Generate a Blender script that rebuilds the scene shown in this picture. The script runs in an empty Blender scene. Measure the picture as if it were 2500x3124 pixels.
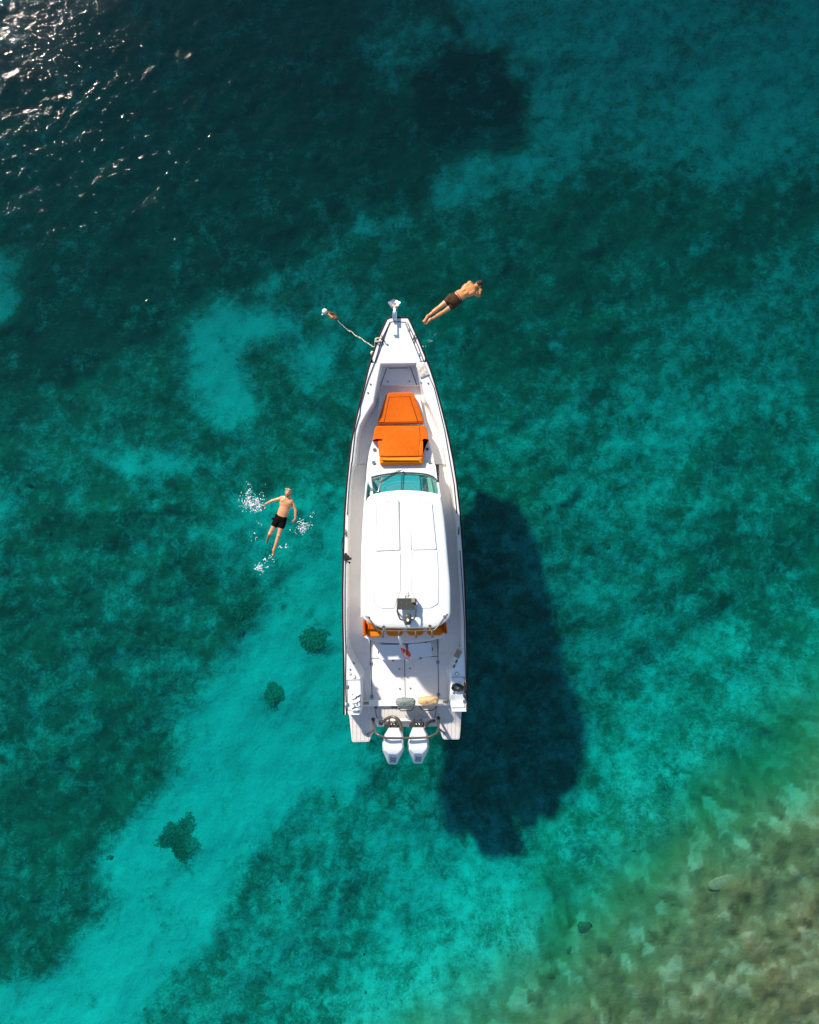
import bpy, bmesh, math, random
import numpy as np
from mathutils import Vector, Matrix

random.seed(7)
rng = np.random.default_rng(7)
scene = bpy.context.scene
COL = scene.collection

# ------------------------------------------------------------------ camera
CAM_H = 22.0
FPX = 2373.0                      # focal length in photograph pixels
cam_data = bpy.data.cameras.new('camera')
cam_data.sensor_fit = 'HORIZONTAL'
cam_data.sensor_width = 36.0
cam_data.lens = 36.0 * FPX / 2500.0
cam_data.clip_start = 0.1
cam_data.clip_end = 500.0
cam = bpy.data.objects.new('camera', cam_data)
COL.objects.link(cam)
cam.location = (0, 0, CAM_H)
scene.camera = cam

# ------------------------------------------------------------------ light
SUN_EL = 34.5
SUN_DIR_XY = Vector((-0.58, 0.815)).normalized()     # horizontal direction towards the sun
world = bpy.data.worlds.new('World')
scene.world = world
world.use_nodes = True
wn = world.node_tree
wn.nodes.clear()
out = wn.nodes.new('ShaderNodeOutputWorld')
bg = wn.nodes.new('ShaderNodeBackground')
sky = wn.nodes.new('ShaderNodeTexSky')
sky.sky_type = 'NISHITA'
sky.sun_disc = False
sky.dust_density = 0.15
sky.ozone_density = 1.0
sky.sun_elevation = math.radians(SUN_EL)
sky.sun_rotation = math.atan2(SUN_DIR_XY.x, SUN_DIR_XY.y)
bg.inputs['Strength'].default_value = 0.125
wn.links.new(sky.outputs[0], bg.inputs[0])
wn.links.new(bg.outputs[0], out.inputs[0])
sun_data = bpy.data.lights.new('sun', 'SUN')
sun_data.energy = 4.9
sun_data.angle = math.radians(2.5)
sun_data.color = (1.0, 0.92, 0.80)
sun = bpy.data.objects.new('sun', sun_data)
COL.objects.link(sun)
sv = Vector((SUN_DIR_XY.x * math.cos(math.radians(SUN_EL)), SUN_DIR_XY.y * math.cos(math.radians(SUN_EL)), math.sin(math.radians(SUN_EL))))
sun.rotation_euler = sv.to_track_quat('Z', 'Y').to_euler()
sun.location = sv * 60
scene.view_settings.view_transform = 'Standard'
scene.view_settings.look = 'None'
scene.view_settings.exposure = 0.44
scene.view_settings.gamma = 1.0
scene.view_settings.use_curve_mapping = False
scene.render.engine = 'CYCLES'
scene.cycles.use_denoising = True
scene.cycles.transparent_max_bounces = 24
scene.cycles.max_bounces = 8
scene.cycles.sample_clamp_indirect = 4.0
scene.cycles.caustics_reflective = False
scene.cycles.caustics_refractive = False

# ------------------------------------------------------------------ frames
def W(px, py, z=0.0):
    k = (CAM_H - z) / FPX
    return Vector(((px - 1250) * k, (1562 - py) * k, z))

TH = math.radians(1.22)
ROOT = W(1229, 1600, 0.0)
_c, _s = math.cos(TH), math.sin(TH)
def BL(px, py, z=0.0):
    w = W(px, py, z) - ROOT
    return Vector((w.x * _c + w.y * _s, -w.x * _s + w.y * _c, z))

# ------------------------------------------------------------------ materials
MATS = {}
def nt_new(name):
    m = bpy.data.materials.new(name)
    m.use_nodes = True
    m.node_tree.nodes.clear()
    return m, m.node_tree
def mat(name, col, rough=0.5, metal=0.0, var=0.06, scale=6.0, bump=0.0, bscale=60.0, spec=0.5, coat=0.0, detail=4.0):
    m, nt = nt_new(name)
    N = nt.nodes.new
    o = N('ShaderNodeOutputMaterial'); b = N('ShaderNodeBsdfPrincipled')
    nt.links.new(b.outputs[0], o.inputs[0])
    tc = N('ShaderNodeTexCoord')
    nz = N('ShaderNodeTexNoise'); nz.inputs['Scale'].default_value = scale; nz.inputs['Detail'].default_value = detail
    nt.links.new(tc.outputs['Object'], nz.inputs['Vector'])
    mx = N('ShaderNodeMix'); mx.data_type = 'RGBA'
    c1 = [max(0, c * (1 - var)) for c in col]; c2 = [min(1, c * (1 + var)) for c in col]
    mx.inputs[6].default_value = (*c1, 1); mx.inputs[7].default_value = (*c2, 1)
    nt.links.new(nz.outputs[0], mx.inputs[0])
    nt.links.new(mx.outputs[2], b.inputs['Base Color'])
    b.inputs['Roughness'].default_value = rough
    b.inputs['Metallic'].default_value = metal
    b.inputs['Specular IOR Level'].default_value = spec
    b.inputs['Coat Weight'].default_value = coat
    if bump > 0:
        n2 = N('ShaderNodeTexNoise'); n2.inputs['Scale'].default_value = bscale; n2.inputs['Detail'].default_value = 3
        nt.links.new(tc.outputs['Object'], n2.inputs['Vector'])
        bp = N('ShaderNodeBump'); bp.inputs['Strength'].default_value = bump; bp.inputs['Distance'].default_value = 0.02
        nt.links.new(n2.outputs[0], bp.inputs['Height'])
        nt.links.new(bp.outputs[0], b.inputs['Normal'])
    MATS[name] = m
    return m

mat('gelcoat', (0.86, 0.84, 0.80), 0.28, var=0.03, coat=0.3)
mat('nonskid', (0.83, 0.785, 0.745), 0.75, var=0.06, bump=0.25, bscale=250)
mat('nonskid_pale', (0.79, 0.755, 0.72), 0.75, var=0.05, bump=0.2, bscale=250)
mat('rubber', (0.018, 0.012, 0.010), 0.7, spec=0.25, var=0.2)
mat('hull_paint', (0.03, 0.035, 0.042), 0.3, var=0.1)
mat('black_metal', (0.03, 0.028, 0.026), 0.4, var=0.15)
mat('bronze_tube', (0.12, 0.095, 0.075), 0.35, metal=0.4, var=0.15)
mat('seam', (0.035, 0.035, 0.04), 0.8)
mat('steel', (0.78, 0.77, 0.80), 0.34, metal=1.0, var=0.08)
mat('hinge', (0.25, 0.33, 0.40), 0.35, metal=0.6, var=0.08)
mat('orange_fabric', (0.62, 0.115, 0.003), 0.8, spec=0.15, var=0.2, bump=0.5, bscale=28, scale=9)
mat('orange_light', (0.74, 0.20, 0.005), 0.75, spec=0.2, var=0.22, bump=0.15, bscale=120, scale=9)
mat('teak', (0.64, 0.59, 0.55), 0.7, var=0.10, scale=25)
mat('caulk', (0.74, 0.72, 0.68), 0.7)
mat('mast_green', (0.055, 0.055, 0.042), 0.5, var=0.15)
mat('rope_cream', (0.62, 0.55, 0.44), 0.85, var=0.15, scale=40, bump=0.6, bscale=90)
mat('rope_black', (0.012, 0.012, 0.014), 0.8)
mat('buoy_white', (0.80, 0.72, 0.70), 0.5, var=0.05)
mat('algae', (0.22, 0.085, 0.035), 0.9, var=0.6, scale=18, bump=0.8, bscale=60)
mat('towel', (0.66, 0.58, 0.50), 0.95, var=0.10, scale=14, bump=0.6, bscale=120)
mat('canvas_grey', (0.20, 0.24, 0.22), 0.85, var=0.25, scale=12, bump=0.5, bscale=30)
mat('canvas_tan', (0.62, 0.40, 0.20), 0.85, var=0.14, scale=12, bump=0.5, bscale=30)
mat('tan_plate', (0.30, 0.25, 0.18), 0.6, var=0.1)
mat('red', (0.65, 0.05, 0.02), 0.5)
mat('red_flag', (0.75, 0.06, 0.025), 0.8)
mat('white_flag', (0.80, 0.76, 0.76), 0.8)
mat('blue_flag', (0.03, 0.05, 0.14), 0.8)
mat('engine_white', (0.82, 0.82, 0.82), 0.25, var=0.02, coat=0.4)
mat('engine_grey', (0.55, 0.60, 0.68), 0.35, var=0.03)
mat('ink', (0.04, 0.10, 0.16), 0.5)
mat('cool_box', (0.78, 0.79, 0.80), 0.4, var=0.03)
mat('dash', (0.30, 0.38, 0.34), 0.6, var=0.06)
mat('shade_teal', (0.10, 0.58, 0.64), 0.6, var=0.08)
mat('dash_dark', (0.10, 0.11, 0.13), 0.5)
mat('curtain', (0.62, 0.62, 0.48), 0.8, var=0.1)
mat('shorts_black', (0.004, 0.004, 0.005), 0.9, var=0.3, spec=0.08)
mat('shorts_brown', (0.060, 0.030, 0.012), 0.65, spec=0.12, var=0.55, scale=16, bump=0.7, bscale=22)
mat('waistband', (0.06, 0.02, 0.08), 0.8)
mat('hair_brown', (0.06, 0.028, 0.014), 0.75, var=0.4, scale=40, bump=0.5, bscale=120)
mat('hair_dark', (0.035, 0.018, 0.010), 0.75, var=0.4, scale=40, bump=0.5, bscale=120)
mat('mask_frame', (0.65, 0.45, 0.38), 0.4)
mat('mask_lens', (0.45, 0.30, 0.26), 0.1)
mat('foam', (0.85, 0.84, 0.86), 0.35, var=0.04)

def skin_mat(name, col, pale):
    m, nt = nt_new(name)
    N = nt.nodes.new
    o = N('ShaderNodeOutputMaterial'); b = N('ShaderNodeBsdfPrincipled')
    nt.links.new(b.outputs[0], o.inputs[0])
    at = N('ShaderNodeAttribute'); at.attribute_name = 'tan'
    tc = N('ShaderNodeTexCoord')
    nz = N('ShaderNodeTexNoise'); nz.inputs['Scale'].default_value = 9; nz.inputs['Detail'].default_value = 5
    nt.links.new(tc.outputs['Object'], nz.inputs['Vector'])
    mx = N('ShaderNodeMix'); mx.data_type = 'RGBA'
    mx.inputs[6].default_value = (*[c * 0.88 for c in col], 1); mx.inputs[7].default_value = (*[min(1, c * 1.12) for c in col], 1)
    nt.links.new(nz.outputs[0], mx.inputs[0])
    m2 = N('ShaderNodeMix'); m2.data_type = 'RGBA'
    nt.links.new(at.outputs['Fac'], m2.inputs[0])
    nt.links.new(mx.outputs[2], m2.inputs[6]); m2.inputs[7].default_value = (*pale, 1)
    nt.links.new(m2.outputs[2], b.inputs['Base Color'])
    b.inputs['Roughness'].default_value = 0.30
    MATS[name] = m
skin_mat('skin_tan', (0.68, 0.275, 0.10), (0.78, 0.50, 0.36))
skin_mat('skin_fair', (0.62, 0.285, 0.14), (0.78, 0.58, 0.48))

def glass_mat():
    m, nt = nt_new('glass_teal')
    N = nt.nodes.new
    o = N('ShaderNodeOutputMaterial')
    t = N('ShaderNodeBsdfTransparent'); t.inputs[0].default_value = (0.62, 0.88, 0.88, 1)
    g = N('ShaderNodeBsdfGlossy'); g.inputs['Roughness'].default_value = 0.03
    lw = N('ShaderNodeLayerWeight'); lw.inputs[0].default_value = 0.5
    p = N('ShaderNodeMath'); p.operation = 'POWER'; p.inputs[1].default_value = 5
    a = N('ShaderNodeMath'); a.operation = 'MULTIPLY_ADD'; a.inputs[1].default_value = 0.5; a.inputs[2].default_value = 0.015
    mx = N('ShaderNodeMixShader')
    nt.links.new(lw.outputs['Facing'], p.inputs[0]); nt.links.new(p.outputs[0], a.inputs[0])
    nt.links.new(a.outputs[0], mx.inputs[0]); nt.links.new(t.outputs[0], mx.inputs[1]); nt.links.new(g.outputs[0], mx.inputs[2])
    nt.links.new(mx.outputs[0], o.inputs[0])
    MATS['glass_teal'] = m
glass_mat()

# ------------------------------------------------------------------ object helpers
def tag(o, label=None, cat=None, group=None, kind=None):
    if label: o['label'] = label
    if cat: o['category'] = cat
    if group: o['group'] = group
    if kind: o['kind'] = kind
    return o
def empty(name, loc, rz=0.0, label=None, cat=None, group=None):
    o = bpy.data.objects.new(name, None)
    COL.objects.link(o)
    o.location = loc; o.rotation_euler = (0, 0, rz)
    o.empty_display_size = 0.2
    return tag(o, label, cat, group)
def mesh_obj(name, verts, faces, m, parent=None, smooth=False, bevel=0.0, seg=2):
    me = bpy.data.meshes.new(name)
    me.from_pydata([tuple(v) for v in verts], [], faces)
    bm = bmesh.new(); bm.from_mesh(me)
    bmesh.ops.recalc_face_normals(bm, faces=bm.faces)
    if bevel > 0:
        ed = [e for e in bm.edges if len(e.link_faces) == 2 and e.calc_face_angle(0) > 0.45]
        bmesh.ops.bevel(bm, geom=ed, offset=bevel, segments=seg, profile=0.5, affect='EDGES', clamp_overlap=True)
    bm.to_mesh(me); bm.free()
    if smooth:
        me.polygons.foreach_set('use_smooth', [True] * len(me.polygons))
    me.materials.append(MATS[m] if isinstance(m, str) else m)
    o = bpy.data.objects.new(name, me)
    COL.objects.link(o)
    if parent: o.parent = parent
    return o
def prism_v(top, zb):
    n = len(top)
    v = [Vector(p) for p in top] + [Vector((p[0], p[1], zb if not callable(zb) else zb(p))) for p in top]
    f = [list(range(n)), list(range(2 * n - 1, n - 1, -1))]
    for i in range(n):
        j = (i + 1) % n
        f.append([i, n + i, n + j, j])
    return v, f
def prism(name, poly, zt, zb, m, parent, bevel=0.0, seg=2, smooth=False, F=BL):
    """polygon given in photograph pixels, met at height zt"""
    top = [F(x, y, zt(x, y) if callable(zt) else zt) for x, y in poly]
    v, f = prism_v(top, zb)
    return mesh_obj(name, v, f, m, parent, smooth, bevel, seg)
def round_poly(poly, r, n=4):
    out = []
    N = len(poly)
    for i in range(N):
        p0 = np.array(poly[i - 1], float); p1 = np.array(poly[i], float); p2 = np.array(poly[(i + 1) % N], float)
        d0 = p0 - p1; d1 = p2 - p1
        l0 = np.linalg.norm(d0); l1 = np.linalg.norm(d1)
        k = min(r, l0 * 0.45, l1 * 0.45)
        a = p1 + d0 / l0 * k; b = p1 + d1 / l1 * k
        for t in np.linspace(0, 1, n):
            q = (1 - t) ** 2 * a + 2 * t * (1 - t) * p1 + t * t * b
            out.append((q[0], q[1]))
    return out
def catmull(pts, n=6):
    P = [Vector(p) for p in pts]
    if len(P) < 3: return P
    out = []
    for i in range(len(P) - 1):
        p0 = P[i - 1] if i else P[0] * 2 - P[1]
        p1, p2 = P[i], P[i + 1]
        p3 = P[i + 2] if i + 2 < len(P) else P[-1] * 2 - P[-2]
        for k in range(n):
            t = k / n
            out.append(0.5 * ((2 * p1) + (p2 - p0) * t + (2 * p0 - 5 * p1 + 4 * p2 - p3) * t * t + (3 * p1 - p0 - 3 * p2 + p3) * t ** 3))
    out.append(P[-1])
    return out
def tube_v(pts, r, seg=8, cap=True):
    pts = [Vector(p) for p in pts]
    n = len(pts)
    rs = r if isinstance(r, (list, tuple)) else [r] * n
    v, f = [], []
    T0 = (pts[1] - pts[0]).normalized()
    ref = Vector((0, 0, 1)) if abs(T0.z) < 0.9 else Vector((1, 0, 0))
    U = T0.cross(ref).normalized()
    for i in range(n):
        T = (pts[min(i + 1, n - 1)] - pts[max(i - 1, 0)])
        T = T.normalized() if T.length > 1e-9 else T0
        U = (U - T * U.dot(T))
        U = U.normalized() if U.length > 1e-6 else T.orthogonal().normalized()
        V = T.cross(U)
        for k in range(seg):
            a = 2 * math.pi * k / seg
            v.append(pts[i] + (U * math.cos(a) + V * math.sin(a)) * rs[i])
    for i in range(n - 1):
        for k in range(seg):
            a = i * seg + k; b = i * seg + (k + 1) % seg
            f.append([a, b, b + seg, a + seg])
    if cap:
        f.append(list(range(seg - 1, -1, -1)))
        f.append([(n - 1) * seg + k for k in range(seg)])
    return v, f
def tube(name, pts, r, m, parent=None, seg=8, smooth_path=0):
    if smooth_path: pts = catmull(pts, smooth_path)
    v, f = tube_v(pts, r, seg)
    return mesh_obj(name, v, f, m, parent, True)
def merge(parts):
    V, Fc = [], []
    for v, f in parts:
        o = len(V)
        V += list(v); Fc += [[i + o for i in q] for q in f]
    return V, Fc
def disc_v(c, r, h, n=12, r2=None):
    c = Vector(c); r2 = r if r2 is None else r2
    v = [c + Vector((r * math.cos(2 * math.pi * k / n), r * math.sin(2 * math.pi * k / n), 0)) for k in range(n)]
    v += [c + Vector((r2 * math.cos(2 * math.pi * k / n), r2 * math.sin(2 * math.pi * k / n), h)) for k in range(n)]
    f = [list(range(n - 1, -1, -1)), list(range(n, 2 * n))]
    for k in range(n):
        j = (k + 1) % n
        f.append([k, j, n + j, n + k])
    return v, f
def disc(name, c, r, h, m, parent=None, n=14, r2=None, bevel=0.0):
    v, f = disc_v(c, r, h, n, r2)
    return mesh_obj(name, v, f, m, parent, False, bevel, 1)
def box_v(c, sx, sy, sz, rot=0.0, M=None):
    v = []
    for dz in (-1, 1):
        for dx, dy in ((-1, -1), (1, -1), (1, 1), (-1, 1)):
            p = Vector((dx * sx / 2, dy * sy / 2, dz * sz / 2))
            p = (M @ p) if M is not None else Matrix.Rotation(rot, 3, 'Z') @ p
            v.append(Vector(c) + p)
    f = [[3, 2, 1, 0], [4, 5, 6, 7], [0, 1, 5, 4], [1, 2, 6, 5], [2, 3, 7, 6], [3, 0, 4, 7]]
    return v, f
def box(name, c, sx, sy, sz, m, parent=None, rot=0.0, bevel=0.0, seg=2, M=None):
    v, f = box_v(c, sx, sy, sz, rot, M)
    return mesh_obj(name, v, f, m, parent, False, bevel, seg)

# ------------------------------------------------------------------ numpy noise
def _hash(ix, iy, seed):
    h = (ix.astype(np.int64) * 374761393 + iy.astype(np.int64) * 668265263 + seed * 1442695041) & 0x7fffffff
    h = ((h ^ (h >> 13)) * 1274126177) & 0x7fffffff
    h = h ^ (h >> 16)
    return (h & 0xffff) / 65535.0
def vnoise(x, y, seed=0):
    ix = np.floor(x); iy = np.floor(y)
    fx = x - ix; fy = y - iy
    fx = fx * fx * fx * (fx * (fx * 6 - 15) + 10); fy = fy * fy * fy * (fy * (fy * 6 - 15) + 10)
    a = _hash(ix, iy, seed); b = _hash(ix + 1, iy, seed); c = _hash(ix, iy + 1, seed); d = _hash(ix + 1, iy + 1, seed)
    return (a * (1 - fx) + b * fx) * (1 - fy) + (c * (1 - fx) + d * fx) * fy
def fbm(x, y, octv=4, seed=0, gain=0.5):
    s = np.zeros_like(x); amp = 1.0; tot = 0.0
    for o in range(octv):
        ca, sa = math.cos(o * 0.7 + 0.3), math.sin(o * 0.7 + 0.3)
        s += amp * vnoise((x * ca - y * sa) * 2 ** o + 17.3 * o, (x * sa + y * ca) * 2 ** o + 9.1 * o, seed + o)
        tot += amp; amp *= gain
    return s / tot
def sstep(a, b, x):
    t = np.clip((x - a) / (b - a), 0, 1)
    return t * t * (3 - 2 * t)
def sdist(poly, x, y):
    """signed distance to a polygon, positive inside"""
    d = np.full(x.shape, 1e9); ins = np.zeros(x.shape, bool)
    n = len(poly)
    for i in range(n):
        x0, y0 = poly[i]; x1, y1 = poly[(i + 1) % n]
        ex, ey = x1 - x0, y1 - y0
        L = ex * ex + ey * ey + 1e-9
        t = np.clip(((x - x0) * ex + (y - y0) * ey) / L, 0, 1)
        d = np.minimum(d, (x - x0 - t * ex) ** 2 + (y - y0 - t * ey) ** 2)
        if y0 != y1:
            c = ((y0 > y) != (y1 > y)) & (x < (x1 - x0) * (y - y0) / (y1 - y0) + x0)
            ins ^= c
    d = np.sqrt(d)
    return np.where(ins, d, -d)

def axis(lo, hi, step, far, nfar):
    core = np.arange(lo, hi + step / 2, step)
    e = (np.arange(1, nfar + 1) / nfar) ** 1.6
    return np.concatenate([(lo - e * (far + lo))[::-1], core, hi + e * (far - hi)])
def grid_mesh(name, X, Y, Z, closed_z=None):
    ny, nx = X.shape
    co = np.stack([X, Y, Z], -1).reshape(-1, 3)
    idx = np.arange(nx * ny).reshape(ny, nx)
    q = np.stack([idx[:-1, :-1], idx[:-1, 1:], idx[1:, 1:], idx[1:, :-1]], -1).reshape(-1, 4)
    faces = [q]
    if closed_z is not None:
        rim = np.concatenate([idx[0, :], idx[1:, -1], idx[-1, -2::-1], idx[-2:0:-1, 0]])
        base = len(co)
        low = co[rim].copy(); low[:, 2] = closed_z
        co = np.concatenate([co, low])
        k = np.arange(len(rim)); k2 = (k + 1) % len(rim)
        faces.append(np.stack([rim[k2], rim[k], base + k, base + k2], -1))
    q = np.concatenate(faces)
    me = bpy.data.meshes.new(name)
    bottom = 1 if closed_z is not None else 0
    nloops = q.size + (len(low) if bottom else 0)
    me.vertices.add(len(co)); me.vertices.foreach_set('co', co.astype(np.float32).ravel())
    loops = q.ravel()
    starts = np.arange(0, q.size, 4)
    if bottom:
        loops = np.concatenate([loops, (base + np.arange(len(low)))[::-1]])
        starts = np.concatenate([starts, [q.size]])
    me.loops.add(nloops); me.loops.foreach_set('vertex_index', loops.astype(np.int32))
    me.polygons.add(len(starts)); me.polygons.foreach_set('loop_start', starts.astype(np.int32))
    sm = np.ones(len(starts), bool)
    if closed_z is not None: sm[-(len(low) + 1):] = False
    me.polygons.foreach_set('use_smooth', sm)
    me.update(calc_edges=True); me.validate()
    o = bpy.data.objects.new(name, me)
    COL.objects.link(o)
    return o

# ------------------------------------------------------------------ sea bed
def depth_at(X, Y):
    """water depth in metres, graded by eye to set water brightness and boat shadow"""
    u = X * FPX / 24.9 + 1250; v = 1562 - Y * FPX / 24.9
    uc = np.clip(u, -600, 3100); vc = np.clip(v, -600, 3700)
    d = np.interp(vc, [-600, 0, 900, 1562, 2300, 3124, 3700], [9.2, 8.3, 5.4, 3.1, 2.85, 1.9, 1.7])
    d = d + np.interp(uc, [-600, 0, 1250, 2500, 3100], [0.5, 0.2, 0.0, -0.1, -0.2])
    d = d + 0.85 * np.exp(-((uc - 1680) / 420) ** 2 - ((vc - 2380) / 330) ** 2)  # added hollow, shaped to carry the boat's cast shadow further aft and starboard
    t = (uc - 1500) / 1100 + (vc - 2250) / 950 + 0.25 * (fbm(u / 260, v / 260, 3, 5) - 0.5)
    d = d - (d - 0.42) * sstep(0.22, 1.0, t)
    d = d + np.interp(t, [1.0, 1.8], [0, -0.3])
    return np.maximum(d, 0.30)

xs = axis(-17.5, 17.5, 0.085, 75, 22); ys = axis(-21.5, 21.5, 0.085, 75, 22)
SX, SY = np.meshgrid(xs, ys)
SD = depth_at(SX, SY)
lump = (fbm(SX / 1.1, SY / 1.1, 4, 21) - 0.5)
PU = 1250 + SX * FPX / (CAM_H + SD); PV = 1562 - SY * FPX / (CAM_H + SD)
wu = PU + 90 * (fbm(PU / 170, PV / 170, 5, 31, 0.6) - 0.5) * 2 * 0.55
wv = PV + 90 * (fbm(PU / 170, PV / 170, 5, 47, 0.6) - 0.5) * 2 * 0.55
wu = wu + 60 * (fbm(PU / 420, PV / 420, 2, 71) - 0.5) * 2 * sstep(900, 1500, PV); wv = wv + 60 * (fbm(PU / 420, PV / 420, 2, 79) - 0.5) * 2 * sstep(900, 1500, PV)
G = np.full(SX.shape, 0.68)
ZONES = [   # (meadow density, edge softness in pixels, outline) painted one over another
    (0.80, 120, [(-900, 900), (900, 700), (1000, 1500), (800, 1700), (640, 2000), (540, 2250), (300, 2650), (-900, 3200)]),
    (0.46, 90, [(1300, -900), (3400, -900), (3400, 500), (2250, 620), (1900, 520), (1700, 560), (1250, 640), (1000, 800), (850, 860), (700, 900), (1300, 400)]),
    (0.86, 60, [(1000, 830), (1250, 680), (1700, 590), (1900, 520), (2200, 600), (2600, 540), (3400, 520), (3400, 760), (2500, 760), (2300, 800), (2150, 900), (2050, 1010), (1930, 1120), (1780, 1260), (1600, 1330), (1420, 1290), (1250, 900)]),
    (0.72, 110, [(1330, 1250), (1800, 1150), (1850, 1400), (1700, 1700), (1700, 2000), (1350, 2000)]),
    (0.62, 90, [(3400, 800), (2500, 800), (2280, 870), (2120, 1020), (1970, 1210), (1780, 1330), (1740, 1500), (1800, 1720), (1700, 1950), (1880, 2060), (2000, 1800), (2100, 1500), (2250, 1300), (2500, 1150), (3400, 1100)]),
    (0.76, 90, [(2150, 1330), (2500, 1180), (3400, 1150), (3400, 2100), (2450, 2050), (2150, 1900), (2050, 1650)]),
    (0.60, 90, [(1700, 1950), (2150, 1950), (2500, 2050), (2300, 2350), (1950, 2500), (1750, 2300)]),
    (0.95, 22, [(-900, -900), (1340, -900), (1355, 0), (1395, 60), (1400, 95), (1330, 82), (1275, 108), (1225, 50), (1170, 72), (1095, 98), (1095, 130), (1140, 165), (1178, 215), (1165, 262), (1200, 292), (1250, 290), (1258, 240), (1300, 205), (1352, 135), (1450, 140), (1545, 138), (1560, 190), (1592, 270), (1602, 345), (1582, 425), (1530, 452), (1470, 470), (1400, 500), (1332, 522), (1312, 580), (1305, 625), (1240, 668), (1180, 688), (1110, 682), (1040, 716), (960, 748), (900, 782), (840, 820), (760, 880), (640, 930), (560, 980), (300, 1150), (-900, 1200)]),
    (1.0, 45, [(1345, 135), (1548, 140), (1595, 270), (1602, 345), (1580, 425), (1470, 470), (1250, 420), (1280, 240)]),
    (0.22, 40, [(590, 985), (700, 940), (880, 960), (880, 1010), (760, 1040), (720, 1120), (760, 1240), (720, 1290), (640, 1240), (590, 1150)]),
    (0.35, 60, [(870, 1050), (1010, 1060), (1010, 1120), (900, 1130)]),
    (0.30, 50, [(290, 1370), (450, 1350), (620, 1400), (560, 1460), (380, 1440)]),
    (0.25, 40, [(-60, 790), (40, 800), (60, 900), (20, 960), (-60, 940)]),
    (0.45, 60, [(-60, 1470), (60, 1500), (40, 1600), (-60, 1620)]),
    (0.10, 70, [(1090, 1530), (900, 1640), (830, 1780), (720, 1960), (640, 2060), (560, 2190), (540, 2330), (490, 2440), (350, 2560), (310, 2640), (290, 2760), (210, 2850), (140, 3000), (-40, 3050), (-900, 3200), (-900, 4200), (430, 4200), (430, 3090), (470, 2930), (640, 2860), (700, 2660), (860, 2510), (1090, 2400), (1150, 2100)]),
    (0.34, 80, [(1000, 1420), (1090, 1500), (1080, 1600), (900, 1650), (750, 1720), (600, 1660), (720, 1520)]),
    (0.62, 55, [(880, 2520), (1040, 2430), (1105, 2590), (1125, 2760), (1100, 2980), (1000, 3060), (900, 4200), (440, 4200), (450, 3080), (480, 2940), (650, 2870), (715, 2680)]),
    (0.60, 35, [(930, 2400), (1050, 2390), (1060, 2460), (980, 2500), (920, 2470)]),
    (0.44, 70, [(1110, 2520), (1350, 2450), (1600, 2600), (1800, 2700), (1560, 2980), (1400, 4200), (1000, 4200), (1090, 2990), (1130, 2760)]),
    (0.86, 40, [(-900, 2230), (300, 2180), (470, 2260), (530, 2300), (500, 2400), (440, 2470), (330, 2560), (300, 2640), (300, 2720), (250, 2790), (200, 2850), (130, 2960), (0, 3030), (-900, 3150)]),
    (0.70, 22, [(500, 2520), (560, 2512), (595, 2540), (590, 2590), (555, 2612), (505, 2600), (488, 2560)]),
    (0.62, 16, [(815, 2085), (855, 2080), (862, 2130), (830, 2140), (808, 2120)]),
    (0.60, 20, [(920, 1930), (980, 1925), (995, 1965), (950, 1985), (915, 1970)]),
    (0.50, 14, [(405, 2830), (440, 2825), (445, 2865), (415, 2870)]),
    (0.55, 14, [(245, 3030), (280, 3025), (285, 3080), (255, 3095)]),
]
for val, soft, poly in ZONES:
    a = sstep(-soft, soft, sdist(poly, wu, wv))
    G = G * (1 - a) + val * a
tR = (PU - 1500) / 1000 + (PV - 2200) / 930 + 0.35 * (fbm(PU / 200, PV / 200, 4, 77) - 0.5) * 2
RK = sstep(0.50, 0.98, tR)
CV = 0.55 * fbm(PU / 75, PV / 75, 5, 61, 0.68) + 0.45 * fbm(PU / 26, PV / 26, 3, 88, 0.6)          # patchiness
def worley(x, y, cell, seed):
    x = x / cell; y = y / cell
    ix = np.floor(x); iy = np.floor(y)
    best = np.full(x.shape, 9.0); val = np.zeros(x.shape)
    for dx in (-1, 0, 1):
        for dy in (-1, 0, 1):
            cx = ix + dx; cy = iy + dy
            d = (cx + 0.15 + 0.7 * _hash(cx, cy, seed) - x) ** 2 + (cy + 0.15 + 0.7 * _hash(cx, cy, seed + 5) - y) ** 2
            m = d < best
            best = np.where(m, d, best); val = np.where(m, _hash(cx, cy, seed + 9), val)
    return val, np.sqrt(best)
_wx = SX + 0.30 * (fbm(SX / 0.5, SY / 0.5, 3, 13) - 0.5); _wy = SY + 0.30 * (fbm(SX / 0.5, SY / 0.5, 3, 14) - 0.5)
cb1, cd1 = worley(_wx, _wy, 0.34, 3); cb2, cd2 = worley(_wx + 5, _wy, 0.19, 8)
COB = 0.5 * cb1 + 0.3 * cb2 + 0.35 * (fbm(SX / 1.3, SY / 1.3, 4, 15) - 0.5) + 0.1
lumpc = RK * (0.05 * (0.5 - cd1) * cb1 + 0.025 * (0.5 - cd2))
SZ = -SD + lumpc + lump * (0.20 + 0.35 * G * (1 - RK) + 0.12 * RK) + 0.10 * G * (fbm(SX * 3, SY * 3, 3, 8) - 0.3)
SZ = np.minimum(SZ, -0.20)
bed = grid_mesh('seabed', SX, SY, SZ)
tag(bed, kind='structure')
for nm, arr in (('meadow', G), ('rubble', RK), ('patch', CV), ('cobble', COB)):
    at = bed.data.attributes.new(nm, 'FLOAT', 'POINT')
    at.data.foreach_set('value', arr.astype(np.float32).ravel())

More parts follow.
